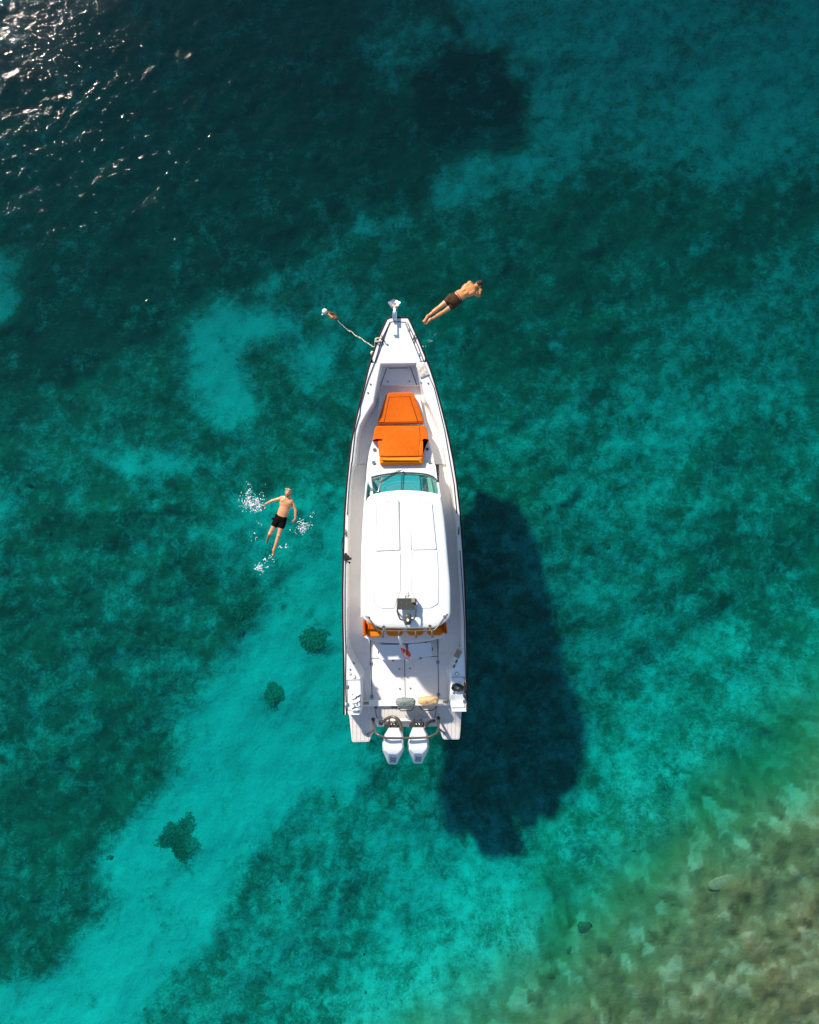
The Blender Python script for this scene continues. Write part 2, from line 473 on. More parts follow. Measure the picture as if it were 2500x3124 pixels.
def bed_mat():
    m, nt = nt_new('seabed')
    N = nt.nodes.new; L = nt.links.new
    o = N('ShaderNodeOutputMaterial'); b = N('ShaderNodeBsdfPrincipled')
    b.inputs['Roughness'].default_value = 0.9; b.inputs['Specular IOR Level'].default_value = 0.1
    L(b.outputs[0], o.inputs[0])
    def attr(n):
        a = N('ShaderNodeAttribute'); a.attribute_name = n; return a.outputs['Fac']
    tc = N('ShaderNodeTexCoord')
    def noise(s, d=5, dist=0.0, rough=0.6):
        n = N('ShaderNodeTexNoise'); n.inputs['Scale'].default_value = s; n.inputs['Detail'].default_value = d
        n.inputs['Distortion'].default_value = dist; n.inputs['Roughness'].default_value = rough
        L(tc.outputs['Object'], n.inputs['Vector']); return n.outputs[0]
    def math_(op, a, b_, clamp=False):
        n = N('ShaderNodeMath'); n.operation = op; n.use_clamp = clamp
        for i, q in enumerate((a, b_)):
            if isinstance(q, (int, float)): n.inputs[i].default_value = q
            else: L(q, n.inputs[i])
        return n.outputs[0]
    def mixc(f, a, b_, mode='MIX'):
        n = N('ShaderNodeMix'); n.data_type = 'RGBA'; n.blend_type = mode
        if isinstance(f, (int, float)): n.inputs[0].default_value = f
        else: L(f, n.inputs[0])
        for i, q in ((6, a), (7, b_)):
            if isinstance(q, tuple): n.inputs[i].default_value = (*q, 1)
            else: L(q, n.inputs[i])
        return n.outputs[2]
    n1 = noise(0.9, 6, 0.6); n2 = noise(3.6, 6, 1.6, 0.65); n3 = noise(8, 6, 2.8, 0.7)
    def ramp(x, a, b_):
        n = N('ShaderNodeMapRange'); n.interpolation_type = 'SMOOTHSTEP'
        L(x, n.inputs[0]); n.inputs[1].default_value = a; n.inputs[2].default_value = b_
        return n.outputs[0]
    sand = mixc(ramp(n2, 0.3, 0.7), (0.60, 0.58, 0.46), (0.73, 0.70, 0.57))
    sand = mixc(math_('MULTIPLY', ramp(n3, 0.58, 0.72), 0.35), sand, (0.16, 0.17, 0.12))
    weed = mixc(ramp(n1, 0.35, 0.65), (0.040, 0.080, 0.046), (0.110, 0.185, 0.098))
    weed = mixc(math_('MULTIPLY', ramp(n3, 0.48, 0.68), 0.75), weed, (0.19, 0.27, 0.16))
    weed = mixc(math_('MULTIPLY', ramp(n2, 0.55, 0.7), 0.6), weed, (0.025, 0.045, 0.028))
    n4 = noise(24, 4, 1.5, 0.7)
    grain = ramp(n4, 0.25, 0.75)
    sand = mixc(math_('MULTIPLY', grain, 0.22), sand, (0.30, 0.31, 0.24))
    weed = mixc(math_('MULTIPLY', grain, 0.55), weed, (0.016, 0.040, 0.022))
    weed = mixc(ramp(attr('meadow'), 0.90, 1.0), weed, (0.012, 0.026, 0.018))
    # how much weed stands on a spot: zone density broken up by patches
    k = math_('ADD', attr('meadow'), math_('MULTIPLY', math_('SUBTRACT', attr('patch'), 0.5), 1.35))
    k = math_('ADD', k, math_('MULTIPLY', math_('SUBTRACT', n2, 0.5), 1.1))
    k = math_('ADD', k, math_('MULTIPLY', math_('SUBTRACT', n3, 0.5), 1.5))
    f = ramp(k, 0.05, 0.95)
    c = mixc(f, sand, weed)
    cob = math_('ADD', attr('cobble'), math_('MULTIPLY', math_('SUBTRACT', n2, 0.5), 0.35))
    stone = mixc(ramp(cob, 0.12, 0.5), (0.09, 0.055, 0.018), (0.27, 0.175, 0.065))
    stone = mixc(ramp(cob, 0.48, 0.88), stone, (0.56, 0.41, 0.24))
    stone = mixc(math_('MULTIPLY', ramp(n1, 0.42, 0.62), 0.5), stone, (0.24, 0.155, 0.05))
    stone = mixc(math_('MULTIPLY', ramp(n3, 0.52, 0.72), 0.35), stone, (0.45, 0.40, 0.29))
    stone = mixc(math_('MULTIPLY', grain, 0.35), stone, (0.13, 0.09, 0.045))
    c = mixc(math_('MULTIPLY', attr('rubble'), 0.9), c, stone)
    L(c, b.inputs['Base Color'])
    bp = N('ShaderNodeBump'); bp.inputs['Strength'].default_value = 0.5; bp.inputs['Distance'].default_value = 0.12
    L(math_('ADD', n2, math_('MULTIPLY', n3, 0.5)), bp.inputs['Height'])
    L(bp.outputs[0], b.inputs['Normal'])
    bed.data.materials.append(m)
bed_mat()

BX, BY = xs, ys

# ------------------------------------------------------------------ what lies on the sea bed
def bed_z(x, y):
    i = np.clip(np.searchsorted(BX, x), 1, len(BX) - 1); j = np.clip(np.searchsorted(BY, y), 1, len(BY) - 1)
    return SZ[j, i]
def field(A, x, y):
    i = np.clip(np.searchsorted(BX, x), 1, len(BX) - 1); j = np.clip(np.searchsorted(BY, y), 1, len(BY) - 1)
    return A[j, i]
def tint_mat(name, cols, rough=0.9):
    m, nt = nt_new(name)
    N = nt.nodes.new; L = nt.links.new
    o = N('ShaderNodeOutputMaterial'); b = N('ShaderNodeBsdfPrincipled'); b.inputs['Roughness'].default_value = rough; b.inputs['Specular IOR Level'].default_value = 0.1
    a = N('ShaderNodeAttribute'); a.attribute_name = 'tint'
    r = N('ShaderNodeValToRGB')
    while len(r.color_ramp.elements) < len(cols): r.color_ramp.elements.new(0.5)
    for k, c in enumerate(cols):
        r.color_ramp.elements[k].position = k / (len(cols) - 1); r.color_ramp.elements[k].color = (*c, 1)
    tc = N('ShaderNodeTexCoord'); nz = N('ShaderNodeTexNoise'); nz.inputs['Scale'].default_value = 14; nz.inputs['Detail'].default_value = 4
    L(tc.outputs['Object'], nz.inputs['Vector'])
    ad = N('ShaderNodeMath'); ad.operation = 'MULTIPLY_ADD'; ad.inputs[1].default_value = 0.5; ad.use_clamp = True
    sb_ = N('ShaderNodeMath'); sb_.operation = 'SUBTRACT'; sb_.inputs[1].default_value = 0.25
    L(a.outputs['Fac'], sb_.inputs[0]); L(nz.outputs[0], ad.inputs[0]); L(sb_.outputs[0], ad.inputs[2])
    L(ad.outputs[0], r.inputs[0]); L(r.outputs[0], b.inputs['Base Color']); L(b.outputs[0], o.inputs[0])
    MATS[name] = m
tint_mat('stone', [(0.055, 0.045, 0.028), (0.16, 0.12, 0.065), (0.30, 0.22, 0.12), (0.55, 0.46, 0.34)])
tint_mat('leaf', [(0.030, 0.055, 0.036), (0.07, 0.115, 0.065), (0.13, 0.19, 0.105), (0.24, 0.31, 0.19)])
def np_mesh(name, V, Fq, tint, m, smooth=True):
    me = bpy.data.meshes.new(name)
    k = Fq.shape[1]
    me.vertices.add(len(V)); me.vertices.foreach_set('co', V.astype(np.float32).ravel())
    me.loops.add(Fq.size); me.loops.foreach_set('vertex_index', Fq.astype(np.int32).ravel())
    me.polygons.add(len(Fq)); me.polygons.foreach_set('loop_start', np.arange(0, Fq.size, k, dtype=np.int32))
    me.polygons.foreach_set('use_smooth', np.full(len(Fq), smooth))
    me.update(calc_edges=True)
    a = me.attributes.new('tint', 'FLOAT', 'POINT'); a.data.foreach_set('value', tint.astype(np.float32))
    me.materials.append(MATS[m])
    o = bpy.data.objects.new(name, me); COL.objects.link(o)
    return o
bm = bmesh.new(); bmesh.ops.create_icosphere(bm, subdivisions=1, radius=1.0)
ICO_V = np.array([v.co[:] for v in bm.verts]); ICO_F = np.array([[v.index for v in f.verts] for f in bm.faces]); bm.free()
bm = bmesh.new(); bmesh.ops.create_icosphere(bm, subdivisions=2, radius=1.0)
ICO2_V = np.array([v.co[:] for v in bm.verts]); ICO2_F = [[v.index for v in f.verts] for f in bm.faces]; bm.free()
gr_ = np.random.default_rng(19)
def scatter_stones(n, want, smin, smax, tlo, thi):
    xs_, ys_ = [], []
    while len(xs_) < n:
        x = gr_.uniform(-15, 15, 4000); y = gr_.uniform(-18.5, 18.5, 4000)
        ok = gr_.random(4000) < want(x, y)
        xs_ += list(x[ok]); ys_ += list(y[ok])
    x = np.array(xs_[:n]); y = np.array(ys_[:n])
    s = smin * (smax / smin) ** (gr_.random(n) ** 2.2)
    z = bed_z(x, y)
    a = gr_.uniform(0, 6.28, n)
    sc = np.stack([s * gr_.uniform(.8, 1.5, n), s * gr_.uniform(.7, 1.1, n), s * gr_.uniform(.03, .07, n)], -1)
    jit = 1 + gr_.uniform(-.22, .22, (n, len(ICO_V), 1))
    P = ICO_V[None] * jit * sc[:, None, :]
    ca, sa = np.cos(a)[:, None], np.sin(a)[:, None]
    X = P[..., 0] * ca - P[..., 1] * sa + x[:, None]; Y = P[..., 0] * sa + P[..., 1] * ca + y[:, None]; Z = P[..., 2] + z[:, None] + 0.02 * s[:, None]
    Z = np.minimum(Z, -0.08)
    V = np.stack([X, Y, Z], -1).reshape(-1, 3)
    F = (ICO_F[None] + (np.arange(n) * len(ICO_V))[:, None, None]).reshape(-1, 3)
    t = np.repeat(np.clip(gr_.uniform(tlo, thi, n), 0, 1), len(ICO_V))
    return V, F, t
V, F, t = scatter_stones(160, lambda x, y: 0.02 + 0.25 * (1 - np.abs(field(G, x, y) - 0.5) * 2) * (1 - field(RK, x, y)), 0.04, 0.14, 0.15, 0.5)
sc_ = np_mesh('scattered_stones', V, F, t, 'stone'); tag(sc_, 'small dark stones scattered over the sandy parts of the sea bed', 'stones', None, 'stuff')
def tufts(n, want, nb=4, lmin=0.10, lmax=0.34, centre=None):
    if centre is None:
        xs_, ys_ = [], []
        while len(xs_) < n:
            x = gr_.uniform(-15, 15, 6000); y = gr_.uniform(-18.5, 18.5, 6000)
            ok = gr_.random(6000) < want(x, y)
            xs_ += list(x[ok]); ys_ += list(y[ok])
        x = np.array(xs_[:n]); y = np.array(ys_[:n])
    else: x, y = centre
    n = len(x)
    z = bed_z(x, y)
    lean = fbm(x / 1.5, y / 1.5, 2, 55) * 12.0
    pt = fbm(x / 0.7, y / 0.7, 3, 66)
    Vs, Ts = [], []
    for b in range(nb):
        a = lean + gr_.normal(0, 0.7, n); l = gr_.uniform(lmin, lmax, n); w = gr_.uniform(0.012, 0.026, n)
        h = l * gr_.uniform(0.25, 0.7, n)
        ca, sa = np.cos(a), np.sin(a)
        ox = x + gr_.normal(0, .05, n); oy = y + gr_.normal(0, .05, n)
        for f_, hh, ww in ((0.0, 0.0, 1.0), (0.55, 0.85, 1.0), (1.0, 1.0, 0.35)):
            px = ox + ca * l * f_; py = oy + sa * l * f_; pz = z - 0.02 + h * hh
            Vs.append(np.stack([px - sa * w * ww, py + ca * w * ww, pz], -1)); Vs.append(np.stack([px + sa * w * ww, py - ca * w * ww, pz], -1))
        Ts.append(np.clip(0.30 + 0.9 * (pt - 0.25) + gr_.normal(0, 0.12, n), 0, 1))
    V = np.stack(Vs, 1)            # n, nb*6, 3
    m = nb * 6
    base = []
    for b in range(nb):
        o = b * 6
        base += [[o, o + 1, o + 3, o + 2], [o + 2, o + 3, o + 5, o + 4]]
    F = (np.array(base)[None] + (np.arange(n) * m)[:, None, None]).reshape(-1, 4)
    t = np.repeat(np.stack(Ts, 1), 6, axis=1).reshape(-1)
    V = V.reshape(-1, 3); V[:, 2] = np.minimum(V[:, 2], -0.1)
    return V, F, t
CLUMPS = [(545, 2560, 0.62, 'large round dark weed clump on the bright sand in the lower left'),
          (838, 2110, 0.26, 'dark weed clump on the bottom between the swimmer and the stern'),
          (955, 1946, 0.36, 'wide dark weed clump on the sand left of the cabin roof'),
          (745, 1865, 0.22, 'small dark weed clump on the bottom below the floating swimmer')]
for px, py, r, lab in CLUMPS:
    d0 = 3.0
    for _ in range(4):
        x = (px - 1250) * (CAM_H + d0) / FPX; y = (1562 - py) * (CAM_H + d0) / FPX; d0 = -float(bed_z(np.array([x]), np.array([y]))[0])
    n = int(1700 * r)
    an = gr_.uniform(0, 6.28, n); q = np.sqrt(gr_.random(n)) * r * (0.75 + 0.2 * np.sin(an * 3 + px) + 0.2 * np.sin(an * 5 + py)) * gr_.uniform(0.8, 1.2, n)
    V, F, t = tufts(n, None, 5, 0.04, 0.13, (x + q * np.cos(an), y + q * np.sin(an)))
    o = np_mesh('weed_clump', V - np.array([x, y, -d0]), F, t * 0.4 + 0.58, 'leaf')
    o.location = (x, y, -d0); tag(o, lab, 'seaweed')
# rocks that can be told apart on the shallow bottom
ROCKS = [(1790, 2835, .26, .22, 'dark rock at the left edge of the brown shallows'), (1680, 2985, .14, .12, 'small black rock on the pale ground near the bottom edge'),
         (2210, 2695, .30, .66, 'broad pale rock in the middle of the brown shallows'), (1740, 2900, .12, .30, 'little dark stone between the two dark rocks')]
for px, py, r, tn, lab in ROCKS:
    d0 = 1.5
    for _ in range(4):
        x = (px - 1250) * (CAM_H + d0) / FPX; y = (1562 - py) * (CAM_H + d0) / FPX; d0 = -float(bed_z(np.array([x]), np.array([y]))[0])
    rr_ = np.random.default_rng(int(px))
    ph = rr_.uniform(0, 6.28, 6)
    P = ICO2_V.copy()
    k = 1 + 0.16 * np.sin(P[:, 0] * 3.1 + ph[0]) + 0.14 * np.sin(P[:, 1] * 3.7 + ph[1]) + 0.12 * np.sin(P[:, 2] * 4.3 + ph[2]) + rr_.uniform(-.07, .07, len(P))
    P = P * k[:, None] * np.array([r * 1.25, r * 0.85, min(r * 0.09, d0 * 0.5)])
    th = ph[3]
    P = np.stack([P[:, 0] * math.cos(th) - P[:, 1] * math.sin(th), P[:, 0] * math.sin(th) + P[:, 1] * math.cos(th), P[:, 2]], -1)
    o = np_mesh('rock', P, np.array(ICO2_F), np.full(len(P), tn), 'stone', True)
    o.location = (x, y, -d0); tag(o, lab, 'rock', 'rocks on the shallow bottom')
# ------------------------------------------------------------------ sea water
xs = axis(-14.5, 14.5, 0.062, 74, 18); ys = axis(-17.5, 17.5, 0.062, 74, 18)
WX, WY = np.meshgrid(xs, ys)
WZ = np.zeros_like(WX)
wr = np.random.default_rng(3)
base_dir = math.atan2(0.90, -0.44)
for lam, slope, cnt, spread in ((2.4, 0.012, 6, 0.40), (1.0, 0.022, 10, 0.42), (0.5, 0.044, 18, 0.45), (0.27, 0.070, 36, 0.5)):
    for _ in range(cnt):
        l = lam * wr.uniform(0.7, 1.35); th = base_dir + wr.normal() * spread; kk = 2 * math.pi / l
        ph = wr.uniform(0, 2 * math.pi)
        arg = kk * (math.cos(th) * WX + math.sin(th) * WY) + ph
        WZ += slope / math.sqrt(cnt) * 1.41 / kk * np.sin(arg)
gust = 0.45 + 0.9 * fbm(WX / 3.2, WY / 3.2, 3, 91)
gust *= np.interp(WX * 0.74 - WY * 0.67, [-17, -7, 5], [0.48, 1.02, 0.88])
WZ *= gust
sea = grid_mesh('sea_water', WX, WY, WZ, closed_z=-14.0)
tag(sea, kind='structure')
def water_mat():
    m, nt = nt_new('sea_water')
    N = nt.nodes.new; L = nt.links.new
    o = N('ShaderNodeOutputMaterial')
    t = N('ShaderNodeBsdfTransparent')
    g = N('ShaderNodeBsdfGlossy'); g.distribution = 'BECKMANN'; g.inputs['Roughness'].default_value = 0.085
    lw = N('ShaderNodeLayerWeight'); lw.inputs[0].default_value = 0.5
    p = N('ShaderNodeMath'); p.operation = 'POWER'; p.inputs[1].default_value = 5
    a = N('ShaderNodeMath'); a.operation = 'MULTIPLY_ADD'; a.inputs[1].default_value = 0.98; a.inputs[2].default_value = 0.02
    mx = N('ShaderNodeMixShader')
    L(lw.outputs['Facing'], p.inputs[0]); L(p.outputs[0], a.inputs[0]); L(a.outputs[0], mx.inputs[0])
    rf = N('ShaderNodeBsdfRefraction'); rf.inputs['IOR'].default_value = 1.33; rf.inputs['Roughness'].default_value = 0.04
    m0 = N('ShaderNodeMixShader'); m0.inputs[0].default_value = 0.14
    L(t.outputs[0], m0.inputs[1]); L(rf.outputs[0], m0.inputs[2])
    L(m0.outputs[0], mx.inputs[1]); L(g.outputs[0], mx.inputs[2]); L(mx.outputs[0], o.inputs['Surface'])
    tc = N('ShaderNodeTexCoord')
    mp = N('ShaderNodeMapping'); mp.inputs['Rotation'].default_value = (0, 0, -0.45); mp.inputs['Scale'].default_value = (1.0, 2.0, 1.0)
    L(tc.outputs['Object'], mp.inputs['Vector'])
    nz = N('ShaderNodeTexNoise'); nz.inputs['Scale'].default_value = 6.0; nz.inputs['Detail'].default_value = 4; nz.inputs['Roughness'].default_value = 0.55
    L(mp.outputs[0], nz.inputs['Vector'])
    bp = N('ShaderNodeBump'); bp.inputs['Strength'].default_value = 0.35; bp.inputs['Distance'].default_value = 0.04
    L(nz.outputs[0], bp.inputs['Height'])
    L(bp.outputs[0], g.inputs['Normal']); L(bp.outputs[0], rf.inputs['Normal']); L(bp.outputs[0], lw.inputs['Normal'])
    v = N('ShaderNodeVolumeAbsorption'); v.inputs['Density'].default_value = 1.0
    v.inputs['Color'].default_value = (1 - 0.98, 1 - 0.084, 1 - 0.071, 1)
    vs = N('ShaderNodeVolumeScatter'); vs.inputs['Color'].default_value = (0.0, 0.80, 0.86, 1); vs.inputs['Density'].default_value = 0.006; vs.inputs['Anisotropy'].default_value = 0.0
    va = N('ShaderNodeAddShader'); L(v.outputs[0], va.inputs[0]); L(vs.outputs[0], va.inputs[1])
    L(va.outputs[0], o.inputs['Volume'])
    sea.data.materials.append(m)
water_mat()
#@@BOAT
# ------------------------------------------------------------------ the boat
boat = empty('motor_boat', ROOT, TH, 'long white open motor boat with hard top roof and two outboards, floating at anchor', 'boat')
def zg(y):
    return 1.35 - (min(max(y, 965), 2181) - 965) / 1216 * 0.35
LO = [(965.5, 1192), (967, 1186), (972, 1178), (1000, 1165.5), (1029, 1153), (1087, 1133), (1126, 1121), (1173, 1110), (1240, 1092.5), (1310, 1077), (1347, 1070), (1405, 1063), (1474, 1056), (1563, 1049.5), (1685, 1045.5), (1800, 1043), (1900, 1043.5), (2010, 1046), (2100, 1047), (2181, 1047)]
RO = [(965.5, 1241), (967, 1247), (976, 1253), (1000, 1264), (1019, 1273), (1075, 1296), (1126, 1316), (1173, 1331), (1242, 1350), (1323, 1370), (1405, 1386), (1474, 1397), (1563, 1407), (1685, 1416), (1800, 1422), (1900, 1426), (2010, 1428), (2100, 1429), (2171, 1429)]
def ev(tab, y):
    return float(np.interp(y, [p[0] for p in tab], [p[1] for p in tab]))
ST = [965.5, 967, 972, 983, 1000, 1029, 1060, 1090, 1126, 1173, 1210, 1250, 1300, 1347, 1405, 1474, 1520, 1563, 1620, 1685, 1740, 1800, 1850, 1900, 1960, 2010, 2060, 2100, 2140, 2171]

def build_hull():
    secs = []
    lv = [(1.0, 1.0), (0.62, 0.95), (0.30, 0.90), (0.0, 0.84), (-0.22, 0.62), (-0.5, 0.0)]
    n = len(ST)
    V = []
    for y in ST:
        z0 = zg(y) - 0.06
        l = BL(ev(LO, y) + 3, y, z0); r = BL(ev(RO, y) - 3, y, z0)
        c = (l + r) / 2; hb = (r - l).length / 2; ax = (r - l).normalized()
        fb = min(1.0, max(0.0, (y - 965) / 330))
        row = []
        prof = []
        for q, (zz, k) in enumerate(lv):
            z = z0 if q == 0 else zz
            kk = 1 - (1 - k) * (1 + 0.9 * (1 - fb)) if q else 1
            if q == 5: kk = 0
            rake = 0.55 * (1.29 - z) * (1 - fb) ** 1.5
            prof.append((max(kk, 0.02 if q < 5 else 0), z, rake))
        for kk, z, rk in prof:
            row.append(Vector((c.x - ax.x * hb * kk, c.y - ax.y * hb * kk - rk, z)))
        for kk, z, rk in reversed(prof[:-1]):
            row.append(Vector((c.x + ax.x * hb * kk, c.y + ax.y * hb * kk - rk, z)))
        V += row
    m = 11
    F = []
    for i in range(n - 1):
        for k in range(m - 1):
            a = i * m + k
            F.append([a, a + 1, a + m + 1, a + m])
    F.append(list(range(m)))
    o = (n - 1) * m
    F.append([o + k for k in range(2, 9)])            # transom below the cockpit floor
    return mesh_obj('hull', V, F, 'hull_paint', boat, True)
build_hull()

# rubber strake round the edge
def strake():
    path = [(ev(LO, y), y) for y in reversed(ST + [2181])] + [(ev(RO, y), y) for y in ST]
    V, F = [], []
    P = [BL(x, y, zg(y)) for x, y in path]
    n = len(P)
    for i, p in enumerate(P):
        t = (P[min(i + 1, n - 1)] - P[max(i - 1, 0)]); t.z = 0; t.normalize()
        inn = Vector((t.y, -t.x, 0))                 # the right-hand side of the run, inboard
        z = p.z
        for a, h in ((0.0, -0.10), (-0.006, -0.055), (0.0, -0.01), (0.022, 0.010), (0.044, 0.004), (0.044, -0.10)):
            q = p + inn * a; V.append(Vector((q.x, q.y, z + h)))
    m = 6
    for i in range(n - 1):
        for k in range(m):
            a = i * m + k; b = i * m + (k + 1) % m
            F.append([a, b, b + m, a + m])
    F.append(list(range(m))); F.append([(n - 1) * m + k for k in range(m - 1, -1, -1)])
    return mesh_obj('rub_rail', V, F, 'rubber', boat, True)
strake()

# white side decks with their inner walls
LI = [(1107, 1163), (1112, 1162), (1180, 1148.5), (1228, 1140), (1265, 1117), (1298, 1099), (1335, 1090), (1405, 1083), (1416, 1081), (1430, 1076), (1474, 1070), (1522, 1066.5), (1619, 1063), (1700, 1061), (1800, 1060), (1900, 1059.5), (1960, 1060), (1990, 1058.5), (2012, 1070), (2067, 1100.5), (2140, 1103), (2170, 1103), (2181, 1098)]
RI = [(1104, 1270), (1115, 1272), (1180, 1289.5), (1224, 1302), (1240, 1311), (1300, 1337), (1328, 1347), (1405, 1362), (1416, 1363), (1430, 1366), (1507, 1382), (1570, 1390), (1631, 1394), (1700, 1398.5), (1800, 1404), (1900, 1408), (1960, 1411), (1984, 1412), (2000, 1404), (2057, 1375.5), (2100, 1375.5), (2150, 1375.5), (2171, 1380)]
def side_deck(outer, inner, sgn):
    ys = sorted(set([p[0] for p in inner] + [y for y in ST if inner[0][0] < y < inner[-1][0]]))
    V, F = [], []
    for y in ys:
        z = zg(y)
        xo = ev(outer, y) + 3.9 * sgn; xi = ev(inner, y)
        o = BL(xo, y, z - 0.004); i = BL(xi, y, z - 0.004)
        d = (i - o); wd = d.length; d.normalize()
        rr = min(0.03, wd * 0.3)
        slope = 0.10 if y < 1420 else 0.03
        if 1990 <= y <= 2067: slope = 0.10
        V += [Vector((o.x, o.y, z - 0.2)), o, i - d * rr, i - d * rr * 0.3 - Vector((0, 0, rr * 0.3)), i - Vector((0, 0, rr)), Vector((i.x + d.x * slope, i.y + d.y * slope, 0.16)), Vector((o.x, o.y, 0.16))]
    m = 7
    for k in range(len(ys) - 1):
        for q in range(m):
            a = k * m + q; b = k * m + (q + 1) % m
            F.append([a, b, b + m, a + m])
    F.append(list(range(m - 1, -1, -1))); F.append([(len(ys) - 1) * m + q for q in range(m)])
    return mesh_obj('gunwale', V, F, 'gelcoat', boat)
gl = side_deck(LO, LI, 1); gr = side_deck(RO, RI, -1)

# floors
def lerp_edge(tab, ys, dx):
    return [(ev(tab, y) + dx, y) for y in ys]
FY = [1416, 1474, 1522, 1570, 1631, 1700, 1800, 1900, 1960, 2012, 2060, 2139]
deckL = [(max(ev(LO, y) + 9, 1056), y) for y in FY]; deckR = [(ev(RO, y) - 9, y) for y in FY]
def side_floor(pts):
    V, F = [], []
    for xo, xi, y, z in pts:
        a = BL(xo, y, z); b = BL(xi, y, z)
        V += [a, b, Vector((b.x, b.y, 0.2)), Vector((a.x, a.y, 0.2))]
    for i in range(len(pts) - 1):
        for k in range(4):
            p = i * 4 + k; q = i * 4 + (k + 1) % 4
            F.append([p, q, q + 4, p + 4])
    F.append([0, 1, 2, 3]); F.append([(len(pts) - 1) * 4 + k for k in (3, 2, 1, 0)])
    return mesh_obj('side_deck', V, F, 'nonskid', boat)
_sy = [(1416.5, .62), (1474, .62), (1570, .62), (1700, .61), (1800, .60), (1880, .58), (1940, .46), (1990, .31)]
side_floor([(max(ev(LO, y) + 9, 1054), 1128, y, z) for y, z in _sy])
side_floor([(ev(RO, y) - 9, 1340, y, z) for y, z in _sy])
prism('cockpit_floor', deckL + deckR[::-1], 0.30, 0.18, 'nonskid', boat)
FY2 = [1176, 1210, 1250, 1298, 1347, 1405, 1415.5]
prism('bow_floor', [(ev(LO, y) + 9, y) for y in FY2] + [(ev(RO, y) - 9, y) for y in FY2[::-1]], 0.66, 0.35, 'nonskid_pale', boat)
FY3 = [1106, 1126, 1150, 1175]
prism('bow_step', [(ev(LO, y) + 12, y) for y in FY3] + [(ev(RO, y) - 12, y) for y in FY3[::-1]], 0.82, 0.5, 'nonskid_pale', boat)
# fore deck
fy = [y for y in ST if y <= 1090] + [1107]
fl = [(ev(LO, y) + 3.9, y) for y in fy]; fr = [(ev(RO, y) - 3.9, y) for y in fy]
fore = fl[::-1] + [(1192, 969.5), (1241, 969.5)] + fr
fore = [p for p in fl[::-1] if p[1] > 969] + [(1191, 969.5), (1241, 969.5)] + [p for p in fr if p[1] > 969] 
fore = [(x, y) for x, y in fore if y < 1107] 
fore = [(1139, 1103.5)] + fore + [(1297, 1101), (1283, 1103), (1274, 1107), (1160, 1109), (1150, 1106)]
prism('fore_deck', fore, lambda x, y: zg(y) - 0.002, 0.8, 'gelcoat', boat, 0.012, 2)

def line(name, pts, w, z, m='seam', parent=boat, h=0.006, F=BL):
    """a thin raised strip along a run of photograph pixels; w in metres"""
    P = [F(x, y, z(x, y) if callable(z) else z) for x, y in pts]
    V, Fc = [], []
    n = len(P)
    for i, p in enumerate(P):
        t = (P[min(i + 1, n - 1)] - P[max(i - 1, 0)]).normalized()
        s = Vector((-t.y, t.x, 0)).normalized() * w / 2
        V += [p - s - Vector((0, 0, 0.01)), p - s + Vector((0, 0, h)), p + s + Vector((0, 0, h)), p + s - Vector((0, 0, 0.01))]
    for i in range(n - 1):
        for k in range(4):
            a = i * 4 + k; b = i * 4 + (k + 1) % 4
            Fc.append([a, b, b + 4, a + 4])
    Fc.append([0, 1, 2, 3]); Fc.append([(n - 1) * 4 + k for k in (3, 2, 1, 0)])
    return mesh_obj(name, V, Fc, m, parent)
zf = lambda x, y: zg(y)
line('hatch_seam', [(1147, 1105), (1190, 983), (1201, 981), (1237, 982.5), (1286, 1103)], 0.024, zf)
def hinge(px, py, z, rot=0.0, s=0.07, m='hinge', parent=boat):
    c = BL(px, py, z + 0.008)
    v = [box_v(c, s, s, 0.014, rot), tube_v([c + Matrix.Rotation(rot, 3, 'Z') @ Vector((0, -s * .55, .008)), c + Matrix.Rotation(rot, 3, 'Z') @ Vector((0, s * .55, .008))], 0.010, 6)]
    V, F = merge(v)
    return mesh_obj('hinge', V, F, m, parent)
hinge(1247, 1005, zg(1005), 0.35, 0.06, 'steel'); hinge(1278.5, 1081, zg(1081), 0.35, 0.06, 'steel')
def stud(px, py, z, r=0.026, name='latch', parent=boat):
    c = BL(px, py, z)
    V, F = merge([disc_v(c, r, 0.014, 12, r * 0.9), disc_v(c + Vector((0, 0, 0.014)), r * 0.45, 0.008, 10)])
    return mesh_obj(name, V, F, 'hinge', parent)
for px, py, z in ((1183, 1051, zg(1051)), (1184, 1164, 0.82), (1250, 1163, 0.82), (1131, 1172, zg(1172)), (1123, 1198, zg(1198)), (1307, 1169, zg(1169)), (1285, 1167, zg(1167)), (1347.5, 1375, 0.66),
                  (1219.5, 2041, 0.305), (1251.5, 2039.5, 0.305), (1220.5, 2101, 0.305), (1252.6, 2100, 0.305), (1384.5, 2114, zg(2114)), (1069, 2042.5, zg(2042))):
    stud(px, py, z)
line('hatch_seam', [(1162, 1174.5), (1180, 1123), (1254, 1122), (1272, 1174)], 0.022, 0.82)
hinge(1184.5, 1123.5, 0.82, 1.57, 0.06, 'steel'); hinge(1247, 1122.5, 0.82, 1.57, 0.06, 'steel')
# hand rails along the edge
def rail(name, pts, r=0.011, lift=0.012, m='black_metal'):
    P = [BL(x, y, zg(y) + lift) for x, y in pts]
    parts = [tube_v(P, r, 6)]
    for k in range(0, len(P), 2):
        parts.append(tube_v([P[k] - Vector((0, 0, lift + 0.01)), P[k]], r * 0.9, 6))
    parts.append(tube_v([P[-1] - Vector((0, 0, lift)), P[-1] + Vector((0, 0, 0.012))], r * 1.7, 8))
    V, F = merge(parts)
    return mesh_obj(name, V, F, m, boat, True)
rail('hand_rail', [(1190, 983), (1176, 1012), (1162, 1040), (1153, 1075), (1144, 1104), (1125, 1153), (1116.5, 1180), (1100, 1238), (1098, 1263), (1084, 1312), (1074.5, 1405), (1072, 1417), (1065.5, 1479), (1060, 1568)])
rail('hand_rail', [(1243.5, 984), (1260, 1020), (1277, 1058), (1285, 1080), (1293, 1100)])
